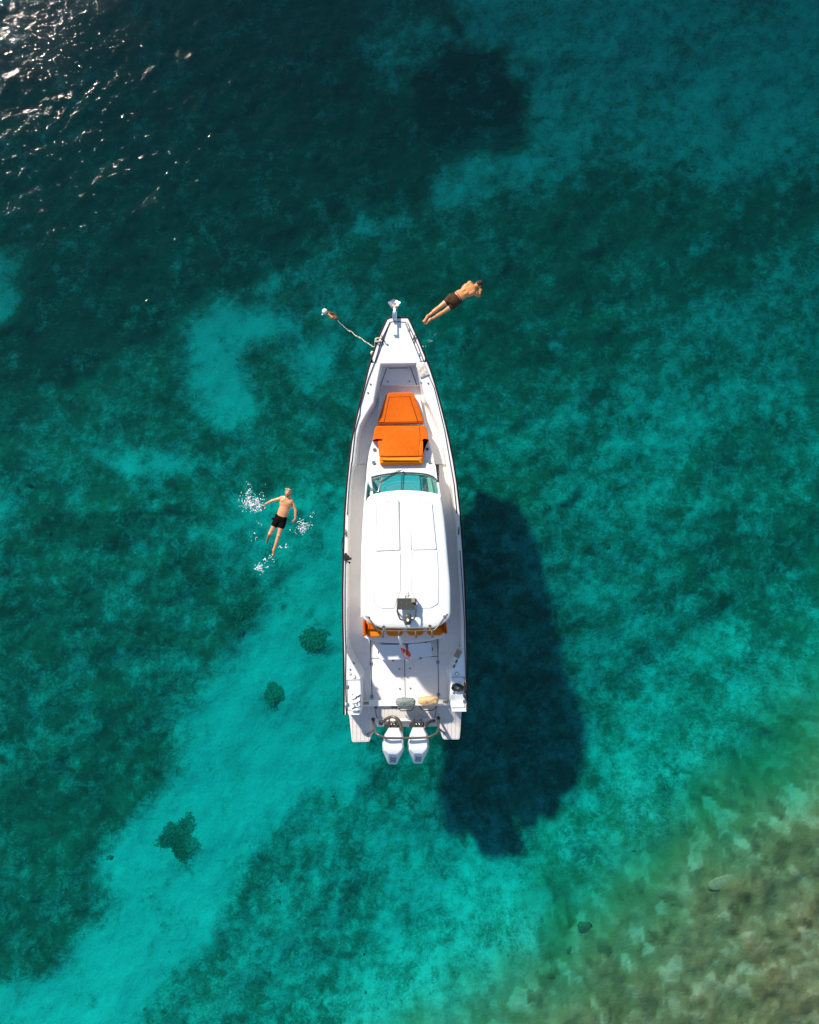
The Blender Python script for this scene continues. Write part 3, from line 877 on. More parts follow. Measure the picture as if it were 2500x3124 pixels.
rail('hand_rail', [(1309, 1147), (1325, 1182), (1341, 1247), (1357, 1312), (1373, 1405), (1385.5, 1476), (1394, 1563)])
rail('hand_rail', [(1054, 1704), (1052.5, 1800), (1052.5, 1900), (1055, 1988), (1054, 2060), (1054.5, 2100), (1056, 2140)])
rail('hand_rail', [(1404, 1680), (1410, 1760), (1414, 1830), (1418, 1900), (1419, 1980), (1421.5, 2040), (1422.6, 2085)])
rail('hand_rail', [(1055, 2154), (1057, 2166), (1058, 2178)], 0.018)
# cleats
def cleat(px, py, rot, m='black_metal', L=0.2):
    z = zg(py)
    R = Matrix.Rotation(rot, 3, 'Z'); c = BL(px, py, z)
    pr = [tube_v([c + R @ Vector((-L / 2, 0, 0.05)), c + R @ Vector((-L / 5, 0, 0.045)), c + R @ Vector((L / 5, 0, 0.045)), c + R @ Vector((L / 2, 0, 0.05))], [0.011, 0.016, 0.016, 0.011], 7)]
    for s in (-1, 1): pr.append(tube_v([c + R @ Vector((s * L / 6, 0, -0.005)), c + R @ Vector((s * L / 6, 0, 0.04))], 0.014, 7))
    V, F = merge(pr)
    return mesh_obj('cleat', V, F, m, boat, True)
cleat(1263.5, 1030, 1.12, L=0.2); cleat(1169, 1034, 1.98); cleat(1056.5, 1627, 1.57, L=0.22); cleat(1400, 1620, 1.5, L=0.22); cleat(1420, 2100, 1.57); cleat(1424, 2158, 1.57); cleat(1053, 1700, 1.57, L=0.2)
# anchor chute on the fore deck
prism('anchor_locker_lid', [(1200, 980), (1212, 980), (1213, 1021), (1200, 1021)], 1.40, 1.30, 'gelcoat', boat, 0.01)
line('hatch_seam', [(1200, 1021.5), (1213, 1021.5)], 0.012, zf)

# lounge base in front of the windscreen
base = [(1146, 1300), (1300, 1300), (1310, 1345), (1322, 1386), (1332, 1443), (1337, 1475), (1337, 1500), (1119, 1500), (1117, 1475), (1120, 1428), (1126, 1381), (1136, 1347)]
prism('lounge_base', round_poly(base, 8), 0.99, 0.55, 'gelcoat', boat, 0.05, 3)
prism('lounge_step', [(1158, 1210), (1282, 1210), (1300, 1298), (1150, 1298)], 0.80, 0.55, 'gelcoat', boat, 0.02)
cowl = [(1121, 1420), (1133, 1412), (1320, 1412), (1330, 1420), (1337, 1478), (1322, 1453), (1286, 1443.5), (1225, 1440.6), (1173, 1447.5), (1132, 1456), (1128.5, 1478), (1119, 1476)]
prism('cowl', cowl, lambda x, y: 1.07 + (y - 1412) / 64 * 0.20, 0.9, 'gelcoat', boat, 0.02, 2)
for px, py, z, mm in ((1143.5, 1372, 0.995, 'dash_dark'), (1304, 1370, 0.995, 'rubber')):
    c = BL(px, py, z)
    V, F = merge([disc_v(c, 0.052, 0.012, 16, 0.048)])
    co = mesh_obj('cup_holder', V, F, 'steel', boat)
    disc('cup_holder_well', c + Vector((0, 0, 0.013)), 0.036, 0.003, mm, co)
for px, py in ((1141, 1411.5), (1310.5, 1407.5)):
    disc('vent_cap', BL(px, py, 1.06), 0.055, 0.06, 'hinge', boat, 16, 0.05)

# orange sun bed
def cushion(name, poly, zt, th, m, parent, inset=0.035, r=6):
    P = round_poly(poly, r, 5)
    P3 = [BL(x, y, zt(x, y) if callable(zt) else zt) for x, y in P]
    n = len(P3)
    area = sum(P3[i].x * P3[(i + 1) % n].y - P3[(i + 1) % n].x * P3[i].y for i in range(n))
    sg = 1 if area > 0 else -1
    nor = []
    for i in range(n):
        t = P3[(i + 1) % n] - P3[i - 1]; t.z = 0; t.normalize()
        nor.append(Vector((-t.y, t.x, 0)) * sg)
    rings = [(0.0, -th), (0.0, -inset), (inset * 0.12, -inset * 0.55), (inset * 0.4, -inset * 0.2), (inset * 0.85, -inset * 0.03), (inset * 1.5, 0.0)]
    V, F = [], []
    for off, dz in rings:
        V += [P3[i] + nor[i] * off + Vector((0, 0, dz)) for i in range(n)]
    for k in range(len(rings) - 1):
        for i in range(n):
            j = (i + 1) % n
            F.append([k * n + i, k * n + j, (k + 1) * n + j, (k + 1) * n + i])
    F.append([(len(rings) - 1) * n + i for i in range(n)]); F.append([i for i in range(n - 1, -1, -1)])
    return mesh_obj(name, V, F, m, parent, True)
sb = [(1188, 1197), (1256, 1196), (1264, 1203), (1293, 1279), (1294, 1291), (1151, 1294), (1154, 1281), (1178, 1205)]
pad = cushion('sun_bed_pad', sb, 0.98, 0.17, 'orange_fabric', boat)
zin = 0.985
line('piping', [(1172, 1290), (1188.5, 1212), (1251, 1210), (1276.5, 1288)], 0.016, 0.978, 'rubber', pad, 0.004)
cushion('pad_panel', [(1173, 1289), (1189.5, 1213), (1250, 1211), (1275.5, 1287)], zin, 0.02, 'orange_fabric', pad, 0.012, 3)
zb = lambda x, y: 1.07 + (y - 1298) / 95 * 0.16
bk = [(1151, 1299), (1295, 1298), (1302, 1306), (1310, 1347), (1294, 1342), (1293, 1393), (1158, 1394), (1152.5, 1343), (1136, 1348), (1144, 1305)]
back = cushion('sun_bed_backrest', bk, zb, 0.13, 'orange_fabric', boat, 0.03, 4)
cushion('backrest_panel', [(1166, 1301), (1280.5, 1300), (1283, 1337), (1277, 1392), (1174.5, 1393), (1165.5, 1335)], lambda x, y: zb(x, y) + 0.016, 0.03, 'orange_fabric', back, 0.016, 3)
cushion('head_roll', [(1157.5, 1394.5), (1291.5, 1392.5), (1292, 1416), (1159, 1418)], 1.25, 0.16, 'orange_light', boat, 0.07, 5)

# cabin: walls, dash, glass, roof
ZR = 2.45
WALLL = [(1119, 1470), (1112, 1560), (1107, 1660), (1105, 1760), (1105, 1860)]
def wx(px, py): return BL(px, py, 1.25)
wall_l = [(1121, 1476), (1114, 1560), (1109, 1660), (1107, 1760), (1107, 1865)]
wall_r = [(1336, 1476), (1350, 1560), (1358, 1660), (1364, 1760), (1367, 1865)]
def cabin_wall(run, sgn):
    V, F = [], []
    for i, (x, y) in enumerate(run):
        p = BL(x, y, 1.25)
        for z, off in ((0.3, 0), (1.25, 0), (2.36, 0.02)):
            V.append(Vector((p.x + sgn * off, p.y - (0.0 if z < 1.3 else 0.0), z)))
        for z, off in ((2.36, 0.06), (1.25, 0.05), (0.3, 0.05)):
            V.append(Vector((p.x + sgn * off, p.y, z)))
    m = 6
    for i in range(len(run) - 1):
        for k in range(m):
            a = i * m + k; b = i * m + (k + 1) % m
            F.append([a, b, b + m, a + m])
    F.append(list(range(m))); F.append([(len(run) - 1) * m + k for k in range(m - 1, -1, -1)])
    return mesh_obj('cabin_wall', V, F, 'gelcoat', boat)
for run, sg in ((wall_l, 1), (wall_r, -1)):
    wl = cabin_wall(run, sg)
    for a, b in ((0, 1), (1, 2), (2, 3), (3, 4)):
        p0 = BL(*run[a], 1.25); p1 = BL(*run[b], 1.25)
        d = (p1 - p0); q0 = p0 + d * 0.08 - Vector((sg * 0.006, 0, 0)); q1 = p1 - d * 0.08 - Vector((sg * 0.006, 0, 0))
        V = [Vector((q.x + sg * 0.018 * (z > 1.5), q.y, z)) for q, z in ((q0, 1.35), (q1, 1.35), (q1, 2.25), (q0, 2.25))]
        V += [v + Vector((sg * 0.012, 0, 0)) for v in V]
        mesh_obj('side_window', V, [[0, 1, 2, 3], [7, 6, 5, 4], [0, 4, 5, 1], [1, 5, 6, 2], [2, 6, 7, 3], [3, 7, 4, 0]], 'dash_dark', wl)
arc_b = [(1132, 1456), (1150, 1451), (1173, 1447), (1199, 1443), (1225, 1441.5), (1256, 1442), (1286, 1444), (1305, 1447), (1322, 1453.5), (1331, 1462), (1336, 1472)]
arc_t = [(1137, 1511), (1155, 1505), (1180, 1501), (1203, 1498.5), (1226, 1497.5), (1250, 1498), (1276, 1499.5), (1295, 1502), (1315, 1506), (1329, 1510), (1338, 1514)]
V = [BL(x, y, 1.26 if i < 9 else 1.24) for i, (x, y) in enumerate(arc_b)] + [BL(x, y, 2.36) for x, y in arc_t]
n = len(arc_b)
nrm = Vector((0, 0.7, 0.7)) * 0.008
V2 = V + [v - nrm for v in V]
F = [[i, i + 1, n + i + 1, n + i] for i in range(n - 1)]
F += [[2 * n + i + 1, 2 * n + i, 3 * n + i, 3 * n + i + 1] for i in range(n - 1)]
F += [[i + 1, i, 2 * n + i, 2 * n + i + 1] for i in range(n - 1)] + [[n + i, n + i + 1, 3 * n + i + 1, 3 * n + i] for i in range(n - 1)]
F += [[0, n, 3 * n, 2 * n], [n - 1, 3 * n - 1, 4 * n - 1, 2 * n - 1][::-1]]
ws = mesh_obj('windscreen', V2, F, 'glass_teal', boat)
tube('windscreen_frame', [v + nrm * 0.3 for v in V[:n]], 0.018, 'dash_dark', ws, 6)
# left front quarter window and the pillar beside it
V = [BL(1119.5, 1472, 1.28), BL(1127, 1463, 1.28), BL(1133, 1512, 2.34), BL(1119, 1524, 2.34)]
V += [v + Vector((0.01, -0.01, -0.01)) for v in V]
mesh_obj('quarter_window', V, [[0, 1, 2, 3], [7, 6, 5, 4], [0, 4, 5, 1], [1, 5, 6, 2], [2, 6, 7, 3], [3, 7, 4, 0]], 'glass_teal', boat)
tube('windscreen_pillar', [BL(1129.5, 1456, 1.2), BL(1135, 1511, 2.38)], 0.045, 'gelcoat', boat, 8)
tube('windscreen_pillar', [BL(1337.5, 1474, 1.2), BL(1339.5, 1516, 2.38)], 0.022, 'gelcoat', boat, 8)
# what shows behind the glass
prism('dashboard', [(1122, 1470), (1133, 1459), (1173, 1449.5), (1225, 1444), (1286, 1446), (1322, 1456), (1334, 1474), (1340, 1530), (1118, 1530)], 1.20, 1.0, 'dash', boat)
prism('sun_shade', [(1163, 1453), (1225, 1449), (1280, 1451), (1288, 1520), (1166, 1520)], 1.235, 1.215, 'shade_teal', boat, 0.004)
prism('display', [(1289, 1458), (1301, 1459), (1305, 1520), (1292, 1520)], 1.25, 1.215, 'dash_dark', boat, 0.004)
prism('curtain', round_poly([(1303, 1456), (1315, 1458), (1327, 1520), (1313, 1520)], 3), 1.26, 1.215, 'curtain', boat, 0.006)
# wiper
wa = BL(1225, 1434, 1.32); wb = BL(1163, 1472, 1.86)
wip = tube('wiper', [wa, wb], 0.014, 'black_metal', boat, 6)
tube('wiper_arm', [BL(1219, 1433, 1.32), BL(1159, 1471, 1.86)], 0.011, 'black_metal', wip, 6)
tube('wiper_blade', [BL(1167, 1457, 1.62), BL(1161, 1476, 1.92), BL(1154, 1501, 2.33)], 0.012, 'steel', wip, 6)
tube('wiper_pivot', [BL(1227, 1432, 1.2), BL(1227, 1432, 1.34)], 0.022, 'steel', wip, 8)

roof_poly = [(1116, 1537), (1121, 1519), (1137, 1507.5), (1180, 1499), (1227, 1495), (1280, 1497.5), (1318, 1502.5), (1335, 1506.5), (1346, 1517), (1351, 1536), (1358, 1590), (1363, 1643), (1369, 1717), (1375, 1780), (1376, 1830), (1376, 1873), (1371, 1888), (1359, 1899), (1337, 1914), (1325, 1917), (1237, 1918.5), (1168, 1917.5), (1154, 1914), (1128, 1902), (1111, 1891), (1106, 1876), (1104, 1830), (1103.5, 1780), (1104.5, 1720), (1107, 1668), (1110, 1595)]
def roof_mesh():
    P = round_poly(roof_poly, 6, 3)
    n = len(P)
    cx, cy = 1240, 1720
    V, F = [], []
    rings = [(0.955, -0.12), (0.995, -0.10), (1.0, -0.06), (0.985, -0.018), (0.95, 0.0), (0.86, 0.018), (0.6, 0.03), (0.3, 0.036)]
    for k, dz in rings:
        for x, y in P:
            ky = 1 - (1 - k) * 0.62
            V.append(BL(cx + (x - cx) * k, cy + (y - cy) * ky, ZR) + Vector((0, 0, dz)))
    for r in range(len(rings) - 1):
        for i in range(n):
            j = (i + 1) % n
            F.append([r * n + i, r * n + j, (r + 1) * n + j, (r + 1) * n + i])
    F.append([(len(rings) - 1) * n + i for i in range(n)]); F.append([i for i in range(n - 1, -1, -1)])
    return mesh_obj('roof', V, F, 'gelcoat', boat, True)
roof = roof_mesh()
ZP = ZR + 0.044
prism('roof_hatch', round_poly([(1148, 1535), (1217, 1524.5), (1221, 1678), (1145, 1681)], 5), ZP + 0.012, ZR - 0.02, 'gelcoat', roof, 0.014, 2)
prism('roof_hatch', round_poly([(1253, 1524.5), (1318, 1533.5), (1332, 1676), (1257, 1678)], 5), ZP + 0.012, ZR - 0.02, 'gelcoat', roof, 0.014, 2)
prism('roof_panel', round_poly([(1139, 1685), (1221.5, 1682), (1224, 1800), (1209, 1838), (1205, 1856), (1166, 1856.5), (1141, 1844)], 5), ZP, ZR - 0.02, 'gelcoat', roof, 0.012, 2)
prism('roof_panel', round_poly([(1257, 1681), (1335, 1679), (1339, 1780), (1337.6, 1841), (1316, 1855), (1278, 1856), (1270, 1838), (1253.5, 1800)], 5), ZP, ZR - 0.02, 'gelcoat', roof, 0.012, 2)
mat('groove', (0.46, 0.46, 0.47), 0.5)
for pts in ([(1146.5, 1679), (1149.5, 1536.5), (1183, 1529.5), (1216, 1526)], [(1219.5, 1676), (1216, 1527)], [(1254, 1675), (1254.3, 1526), (1284, 1529.5), (1317, 1535)]):
    line('panel_groove', pts, 0.016, ZP + 0.012, 'groove', roof, 0.002)
for pts in ([(1140.5, 1687), (1142.5, 1843)], [(1258.5, 1683), (1255, 1800), (1271, 1838)], [(1222.5, 1690), (1222.5, 1800)]):
    line('panel_groove', pts, 0.014, ZP, 'groove', roof, 0.002)
# radar mast
zt = 2.66
mast = prism('mast_plate', [(1213, 1825.5), (1268, 1825.5), (1269, 1860), (1212.5, 1860)], zt, zt - 0.035, 'mast_green', boat, 0.006)
for px, py in ((1225.5, 1839), (1255, 1839), (1225.5, 1856), (1255, 1856), (1241, 1843)):
    disc('bolt', BL(px, py, zt + 0.001), 0.013, 0.008, 'steel', mast, 8)
box('nav_light', BL(1262, 1831, zt + 0.03), 0.09, 0.11, 0.06, 'tan_plate', mast, bevel=0.01)
tube('mast_bracket', [BL(1266.5, 1833, zt + .03), BL(1266.5, 1843, zt + .03)], 0.016, 'black_metal', mast)
fr = [BL(1213.5, 1826, zt - .02), BL(1213, 1866, zt), BL(1216, 1876, zt), BL(1221.5, 1889, zt), BL(1230, 1892, zt), BL(1255, 1892, zt), BL(1263, 1890, zt), BL(1268, 1878, zt), BL(1269, 1862, zt), BL(1268, 1826, zt - .02)]
tube('mast_frame', fr, 0.020, 'mast_green', mast, 8)
for px, py, qx, qy in ((1214, 1828, 1211, 1836), (1267, 1828, 1270, 1836), (1214, 1866, 1213, 1868), (1268, 1866, 1270, 1868)):
    a = BL(px, py, zt - .02); tube('mast_leg', [a, Vector((a.x + (0.02 if px > 1240 else -0.02), a.y - 0.02, ZR))], 0.020, 'mast_green', mast, 8)
def dome():
    c = BL(1245, 1888, zt - 0.02)
    V, F = [], []
    n = 20; hx, hy = 0.088, 0.148
    for k, dz in ((0.8, -0.05), (1.0, 0.0), (1.0, 0.05), (0.85, 0.10), (0.55, 0.125)):
        for i in range(n):
            a = 2 * math.pi * i / n
            ca, sa = math.cos(a), math.sin(a)
            e = 0.6
            V.append(c + Vector((hx * k * math.copysign(abs(ca) ** e, ca), hy * k * math.copysign(abs(sa) ** e, sa), dz)))
    for r in range(4):
        for i in range(n):
            j = (i + 1) % n
            F.append([r * n + i, r * n + j, (r + 1) * n + j, (r + 1) * n + i])
    F.append([4 * n + i for i in range(n)]); F.append([i for i in range(n - 1, -1, -1)])
    d = mesh_obj('radar_dome', V, F, 'mast_green', boat, True)
    disc('anchor_light', c + Vector((0, -0.01, 0.12)), 0.036, 0.09, 'engine_white', d, 12, 0.03)
dome()
for k, pts in enumerate(([(1240, 1828), (1238, 1818), (1241, 1810)], [(1243, 1828), (1248, 1816), (1246, 1806)], [(1236, 1828), (1240, 1820), (1251, 1816)])):
    tube('cable', [BL(x, y, 2.55 + 0.1 * q) for q, (x, y) in enumerate(pts)], 0.007, 'black_metal', mast, 5, 4)
# roof rail with rod holders
zr = 2.72
rr = [(1116, 1878.5), (1149, 1917), (1154, 1922.5), (1162, 1925.5), (1237, 1925.5), (1317, 1924), (1326, 1922), (1332, 1917), (1366.5, 1873.5)]
rrail = tube('roof_rail', [BL(x, y, zr) for x, y in rr], 0.020, 'bronze_tube', boat, 8)
for bx, by, tx, ty in ((1125, 1884.5, 1124, 1887), (1171, 1912.5, 1172, 1925), (1312, 1910, 1313, 1924), (1357, 1881.5, 1359, 1883)):
    b0 = BL(bx, by, ZR + 0.005)
    p = tube('rail_post', [b0, BL(tx, ty, zr)], 0.018, 'bronze_tube', rrail, 8)
    disc('rail_foot', b0, 0.036, 0.014, 'bronze_tube', p, 12)
for px, y0, y1 in ((1168, 1926, 1943), (1218.5, 1926, 1937), (1269, 1926, 1943), (1319, 1924, 1942)):
    a = BL(px, y0, zr + 0.02); b = BL(px + 0.3, y1, zr - 0.05)
    h = tube('rod_holder', [a, b, b + (b - a).normalized() * 0.012], [0.026, 0.026, 0.034], 'bronze_tube', rrail, 10)
    tube('rod_holder_mouth', [b + (b - a).normalized() * 0.010, b + (b - a).normalized() * 0.016], 0.026, 'black_metal', h, 10)

# aft bench and seats
bench = [(1112, 1880), (1357, 1878), (1359, 1930), (1355, 1944), (1335, 1950), (1310, 1956), (1276, 1961), (1243, 1963), (1200, 1962.5), (1150, 1959), (1130, 1953), (1113, 1946), (1110, 1930)]
prism('seat_base', round_poly(bench, 5), 0.95, 0.38, 'gelcoat', boat, 0.03, 2)
prism('counter', [(1116, 1700), (1352, 1700), (1356, 1868), (1114, 1868)], 1.2, 0.38, 'gelcoat', boat, 0.02)
def seat(poly, z, m='orange_light'):
    s = cushion('seat', poly, z, 0.20, m, boat, 0.05, 7)
    return s
for poly in ([(1117, 1896), (1164, 1897), (1166, 1939), (1158, 1945), (1130, 1946), (1118, 1938)],
             [(1178, 1896), (1229, 1896), (1230, 1937), (1222, 1942), (1188, 1943), (1179, 1934)],
             [(1240, 1896), (1290, 1895), (1295, 1934), (1284, 1941), (1252, 1941), (1243, 1934)],
             [(1301, 1896), (1352, 1894), (1355, 1934), (1345, 1940), (1313, 1941), (1304, 1935)]):
    s = seat(poly, 1.34)
    xs_ = [p[0] for p in poly]; x0, x1 = min(xs_), max(xs_)
    cushion('seat_cushion', [(x0 + 4, 1884), (x1 - 4, 1884), (x1 - 5, 1921), (x0 + 5, 1922)], 1.41, 0.1, 'orange_fabric', s, 0.04, 6)
    line('piping', [((x0 + x1) / 2, 1886), ((x0 + x1) / 2, 1921)], 0.012, 1.407, 'orange_fabric', s, 0.004)
cushion('seat_side', [(1106, 1894), (1114, 1896), (1117, 1942), (1108, 1941)], 1.50, 0.5, 'orange_fabric', boat, 0.025, 3)
cushion('seat_side', [(1354, 1893), (1361, 1892), (1366, 1933), (1356, 1935)], 1.50, 0.5, 'orange_fabric', boat, 0.025, 3)

# cockpit floor seams and hinges
zf4 = 0.30
for pts in ([(1131, 1953), (1136, 2139)], [(1235, 2008), (1237, 2140)], [(1336, 1950), (1339, 2139)], [(1132, 2008.5), (1162, 2007.5)], [(1280, 2005), (1336, 2002.5)]):
    line('hatch_seam', pts, 0.016, zf4)
for px, py in ((1133, 2025), (1135, 2125), (1336.5, 2020), (1338.5, 2119.5)):
    hinge(px, py, zf4, 0, 0.085)
# stern boxes' lids
for pts in ([(1101, 2074), (1059, 2075), (1061, 2168), (1073, 2168.5)], [(1378, 2066), (1417, 2066), (1419, 2159), (1379, 2159.5)]):
    line('hatch_seam', pts, 0.010, zf)
for px, py in ((1060, 2095.5), (1061, 2150), (1417.6, 2140)):
    hinge(px, py, zg(py), 0, 0.075)
for px, py, r in ((1068, 2055, 0.036), (1081, 2064, 0.048), (1394.5, 2056, 0.05)):
    c = BL(px, py, zg(py))
    ring = disc('filler_cap', c, r, 0.016, 'tan_plate', boat, 18, r * 0.95)
    disc('cap_face', c + Vector((0, 0, 0.0165)), r * 0.72, 0.006, 'gelcoat', ring, 16)
# plate and vents on the slanting inner face of the starboard box
d = (BL(1375.5, 2057, 1.0) - BL(1412, 1984, 1.0)); d.z = 0; d.normalize()
nx_ = Vector((-d.y, d.x, 0))
if nx_.x > 0: nx_ = -nx_
up = (Vector((0, 0, 1)) * 0.75 + nx_ * 0.35).normalized()
nrm3 = d.cross(up).normalized()
Mx = Matrix((d, up, nrm3)).transposed()
pc = BL(1396, 1995, 0.96)
pl = box('control_plate', pc + nx_ * 0.03, 0.17, 0.17, 0.03, 'tan_plate', boat, M=Mx, bevel=0.006)
Mf = Matrix((d, nx_, Vector((0, 0, 1)))).transposed()
pl2 = prism('control_panel', [(1387, 2003), (1397, 1979), (1408.5, 1988), (1399, 2010)], 1.08, 1.03, 'tan_plate', boat, 0.006)
disc('warning_light', BL(1395.5, 1993.5, 1.083), 0.018, 0.02, 'red', pl2, 10)
for px, py in ((1394, 2018.5), (1387, 2033)):
    c = BL(px, py, zg(py) - 0.012)
    a = tube('air_vent', [c - d * 0.055 + nx_ * 0.008, c - d * 0.035 + nx_ * 0.008, c + d * 0.035 + nx_ * 0.008, c + d * 0.055 + nx_ * 0.008], [0.010, 0.026, 0.026, 0.010], 'dash_dark', boat, 8)
c0 = BL(1078.5, 2022, zg(2022) - 0.012)
d2 = (BL(1100.5, 2067, 1) - BL(1058.5, 1990, 1)).normalized()
tube('air_vent', [c0 - d2 * 0.055, c0 - d2 * 0.035, c0 + d2 * 0.035, c0 + d2 * 0.055], [0.010, 0.024, 0.024, 0.010], 'dash_dark', boat, 8)

# transom ledge and swim platform
prism('transom_ledge', [(1105, 2139), (1370, 2136), (1374, 2153), (1104, 2156)], 0.46, 0.1, 'gelcoat', boat, 0.015)
for px in (1118, 1360):
    prism('drain_well', [(px - 8, 2141 if px < 1200 else 2137), (px + 8, 2141 if px < 1200 else 2137), (px + 8, 2150 if px < 1200 else 2146), (px - 8, 2150 if px < 1200 else 2146)], 0.466, 0.44, 'tan_plate', boat)
ZS = 0.36
plat = [(1064, 2152), (1411, 2149), (1409, 2173), (1403, 2252), (1400, 2256), (1356, 2256), (1351.5, 2252), (1341, 2229), (1335, 2196), (1148, 2197), (1142.5, 2228), (1129, 2259), (1125, 2263), (1078, 2264), (1074, 2260), (1066, 2183)]
platform = prism('swim_platform', plat, ZS - 0.012, 0.2, 'caulk', boat, 0.0)
prism('platform_edge', [(1148, 2193.5), (1333, 2191.5), (1335, 2200), (1149, 2201.5)], ZS + 0.01, 0.2, 'gelcoat', boat, 0.01)
prism('engine_bracket', [(1148, 2199), (1335, 2197), (1335, 2216.5), (1149, 2218)], 0.2, -0.1, 'gelcoat', boat, 0.01)
def clip(poly, fx, keep_less, ax=0):
    out = []
    n = len(poly)
    for i in range(n):
        a, b = poly[i], poly[(i + 1) % n]
        ia = (a[ax] <= fx) == keep_less; ib = (b[ax] <= fx) == keep_less
        if ia: out.append(a)
        if ia != ib:
            t = (fx - a[ax]) / (b[ax] - a[ax])
            out.append((a[0] + (b[0] - a[0]) * t, a[1] + (b[1] - a[1]) * t))
    return out
def cut_planks(poly):
    x = 1066.0
    while x < 1411:
        q = clip(clip(poly, x, False), x + 10.4, True)
        if len(q) >= 3 and max(p[1] for p in q) - min(p[1] for p in q) > 6:
            qq = []
            for p in q:
                if not qq or (abs(p[0] - qq[-1][0]) + abs(p[1] - qq[-1][1])) > 0.3: qq.append(p)
            if len(qq) > 2 and abs(qq[0][0] - qq[-1][0]) + abs(qq[0][1] - qq[-1][1]) < 0.3: qq.pop()
            if len(qq) >= 3: prism('plank', qq, ZS, ZS - 0.014, 'teak', platform)
        x += 12.05
main = [(1106, 2155), (1372, 2152), (1372, 2190), (1336, 2191), (1148, 2193), (1106, 2195)]
lobeL = [(1068, 2183), (1106, 2181), (1106, 2157), (1146, 2156), (1146, 2198), (1141, 2228), (1128, 2257), (1124, 2260.5), (1079, 2261), (1076, 2259)]
lobeR = [(1337, 2153), (1373, 2152), (1376, 2173), (1407, 2172), (1401, 2251), (1399, 2253.5), (1357, 2253.5), (1353.5, 2251), (1343, 2228), (1337, 2198)]
cut_planks([(1147, 2156), (1336, 2153), (1333, 2190), (1149, 2192)])
cut_planks(lobeL); cut_planks(lobeR)
line('ladder_seam', [(1141.5, 2154), (1151, 2191)], 0.012, ZS); line('ladder_seam', [(1333.6, 2152), (1327, 2191)], 0.012, ZS)
for px, py in ((1148, 2158), (1199.7, 2157), (1211, 2158)):
    sk = box('socket', BL(px, py, ZS + 0.012), 0.085, 0.085, 0.022, 'hinge', boat, bevel=0.004)
    disc('socket_hole', BL(px, py, ZS + 0.0235), 0.024, 0.003, 'seam', sk, 12)
# tow bar round the engines
tb = [(1139, 2195, ZS), (1142, 2212, .7), (1146, 2230, 1.1), (1149, 2238, 1.24), (1158, 2244, 1.28), (1172, 2250, 1.29), (1180, 2252, 1.29), (1242, 2252.5, 1.29), (1300, 2250.5, 1.29), (1310, 2249, 1.29), (1329, 2240, 1.28), (1336, 2234, 1.2), (1339, 2224, .92), (1339, 2206, .65), (1338.5, 2191, ZS)]
bar = tube('tow_bar', [BL(*p) for p in tb], 0.030, 'bronze_tube', boat, 10)
for a, b in (((1144, 2224, .88), (1121, 2242, ZS)), ((1340, 2223, .90), (1357, 2237, ZS))):
    l = tube('tow_bar_leg', [BL(*a), BL((a[0] * .45 + b[0] * .55), a[1] * .4 + b[1] * .6, .55), BL(*b)], 0.026, 'bronze_tube', bar, 10)
    disc('tow_bar_foot', BL(*b), 0.048, 0.02, 'steel', l, 14)
for p in ((1139, 2195), (1338.5, 2191)):
    disc('tow_bar_foot', BL(*p, ZS), 0.05, 0.02, 'bronze_tube', bar, 14)
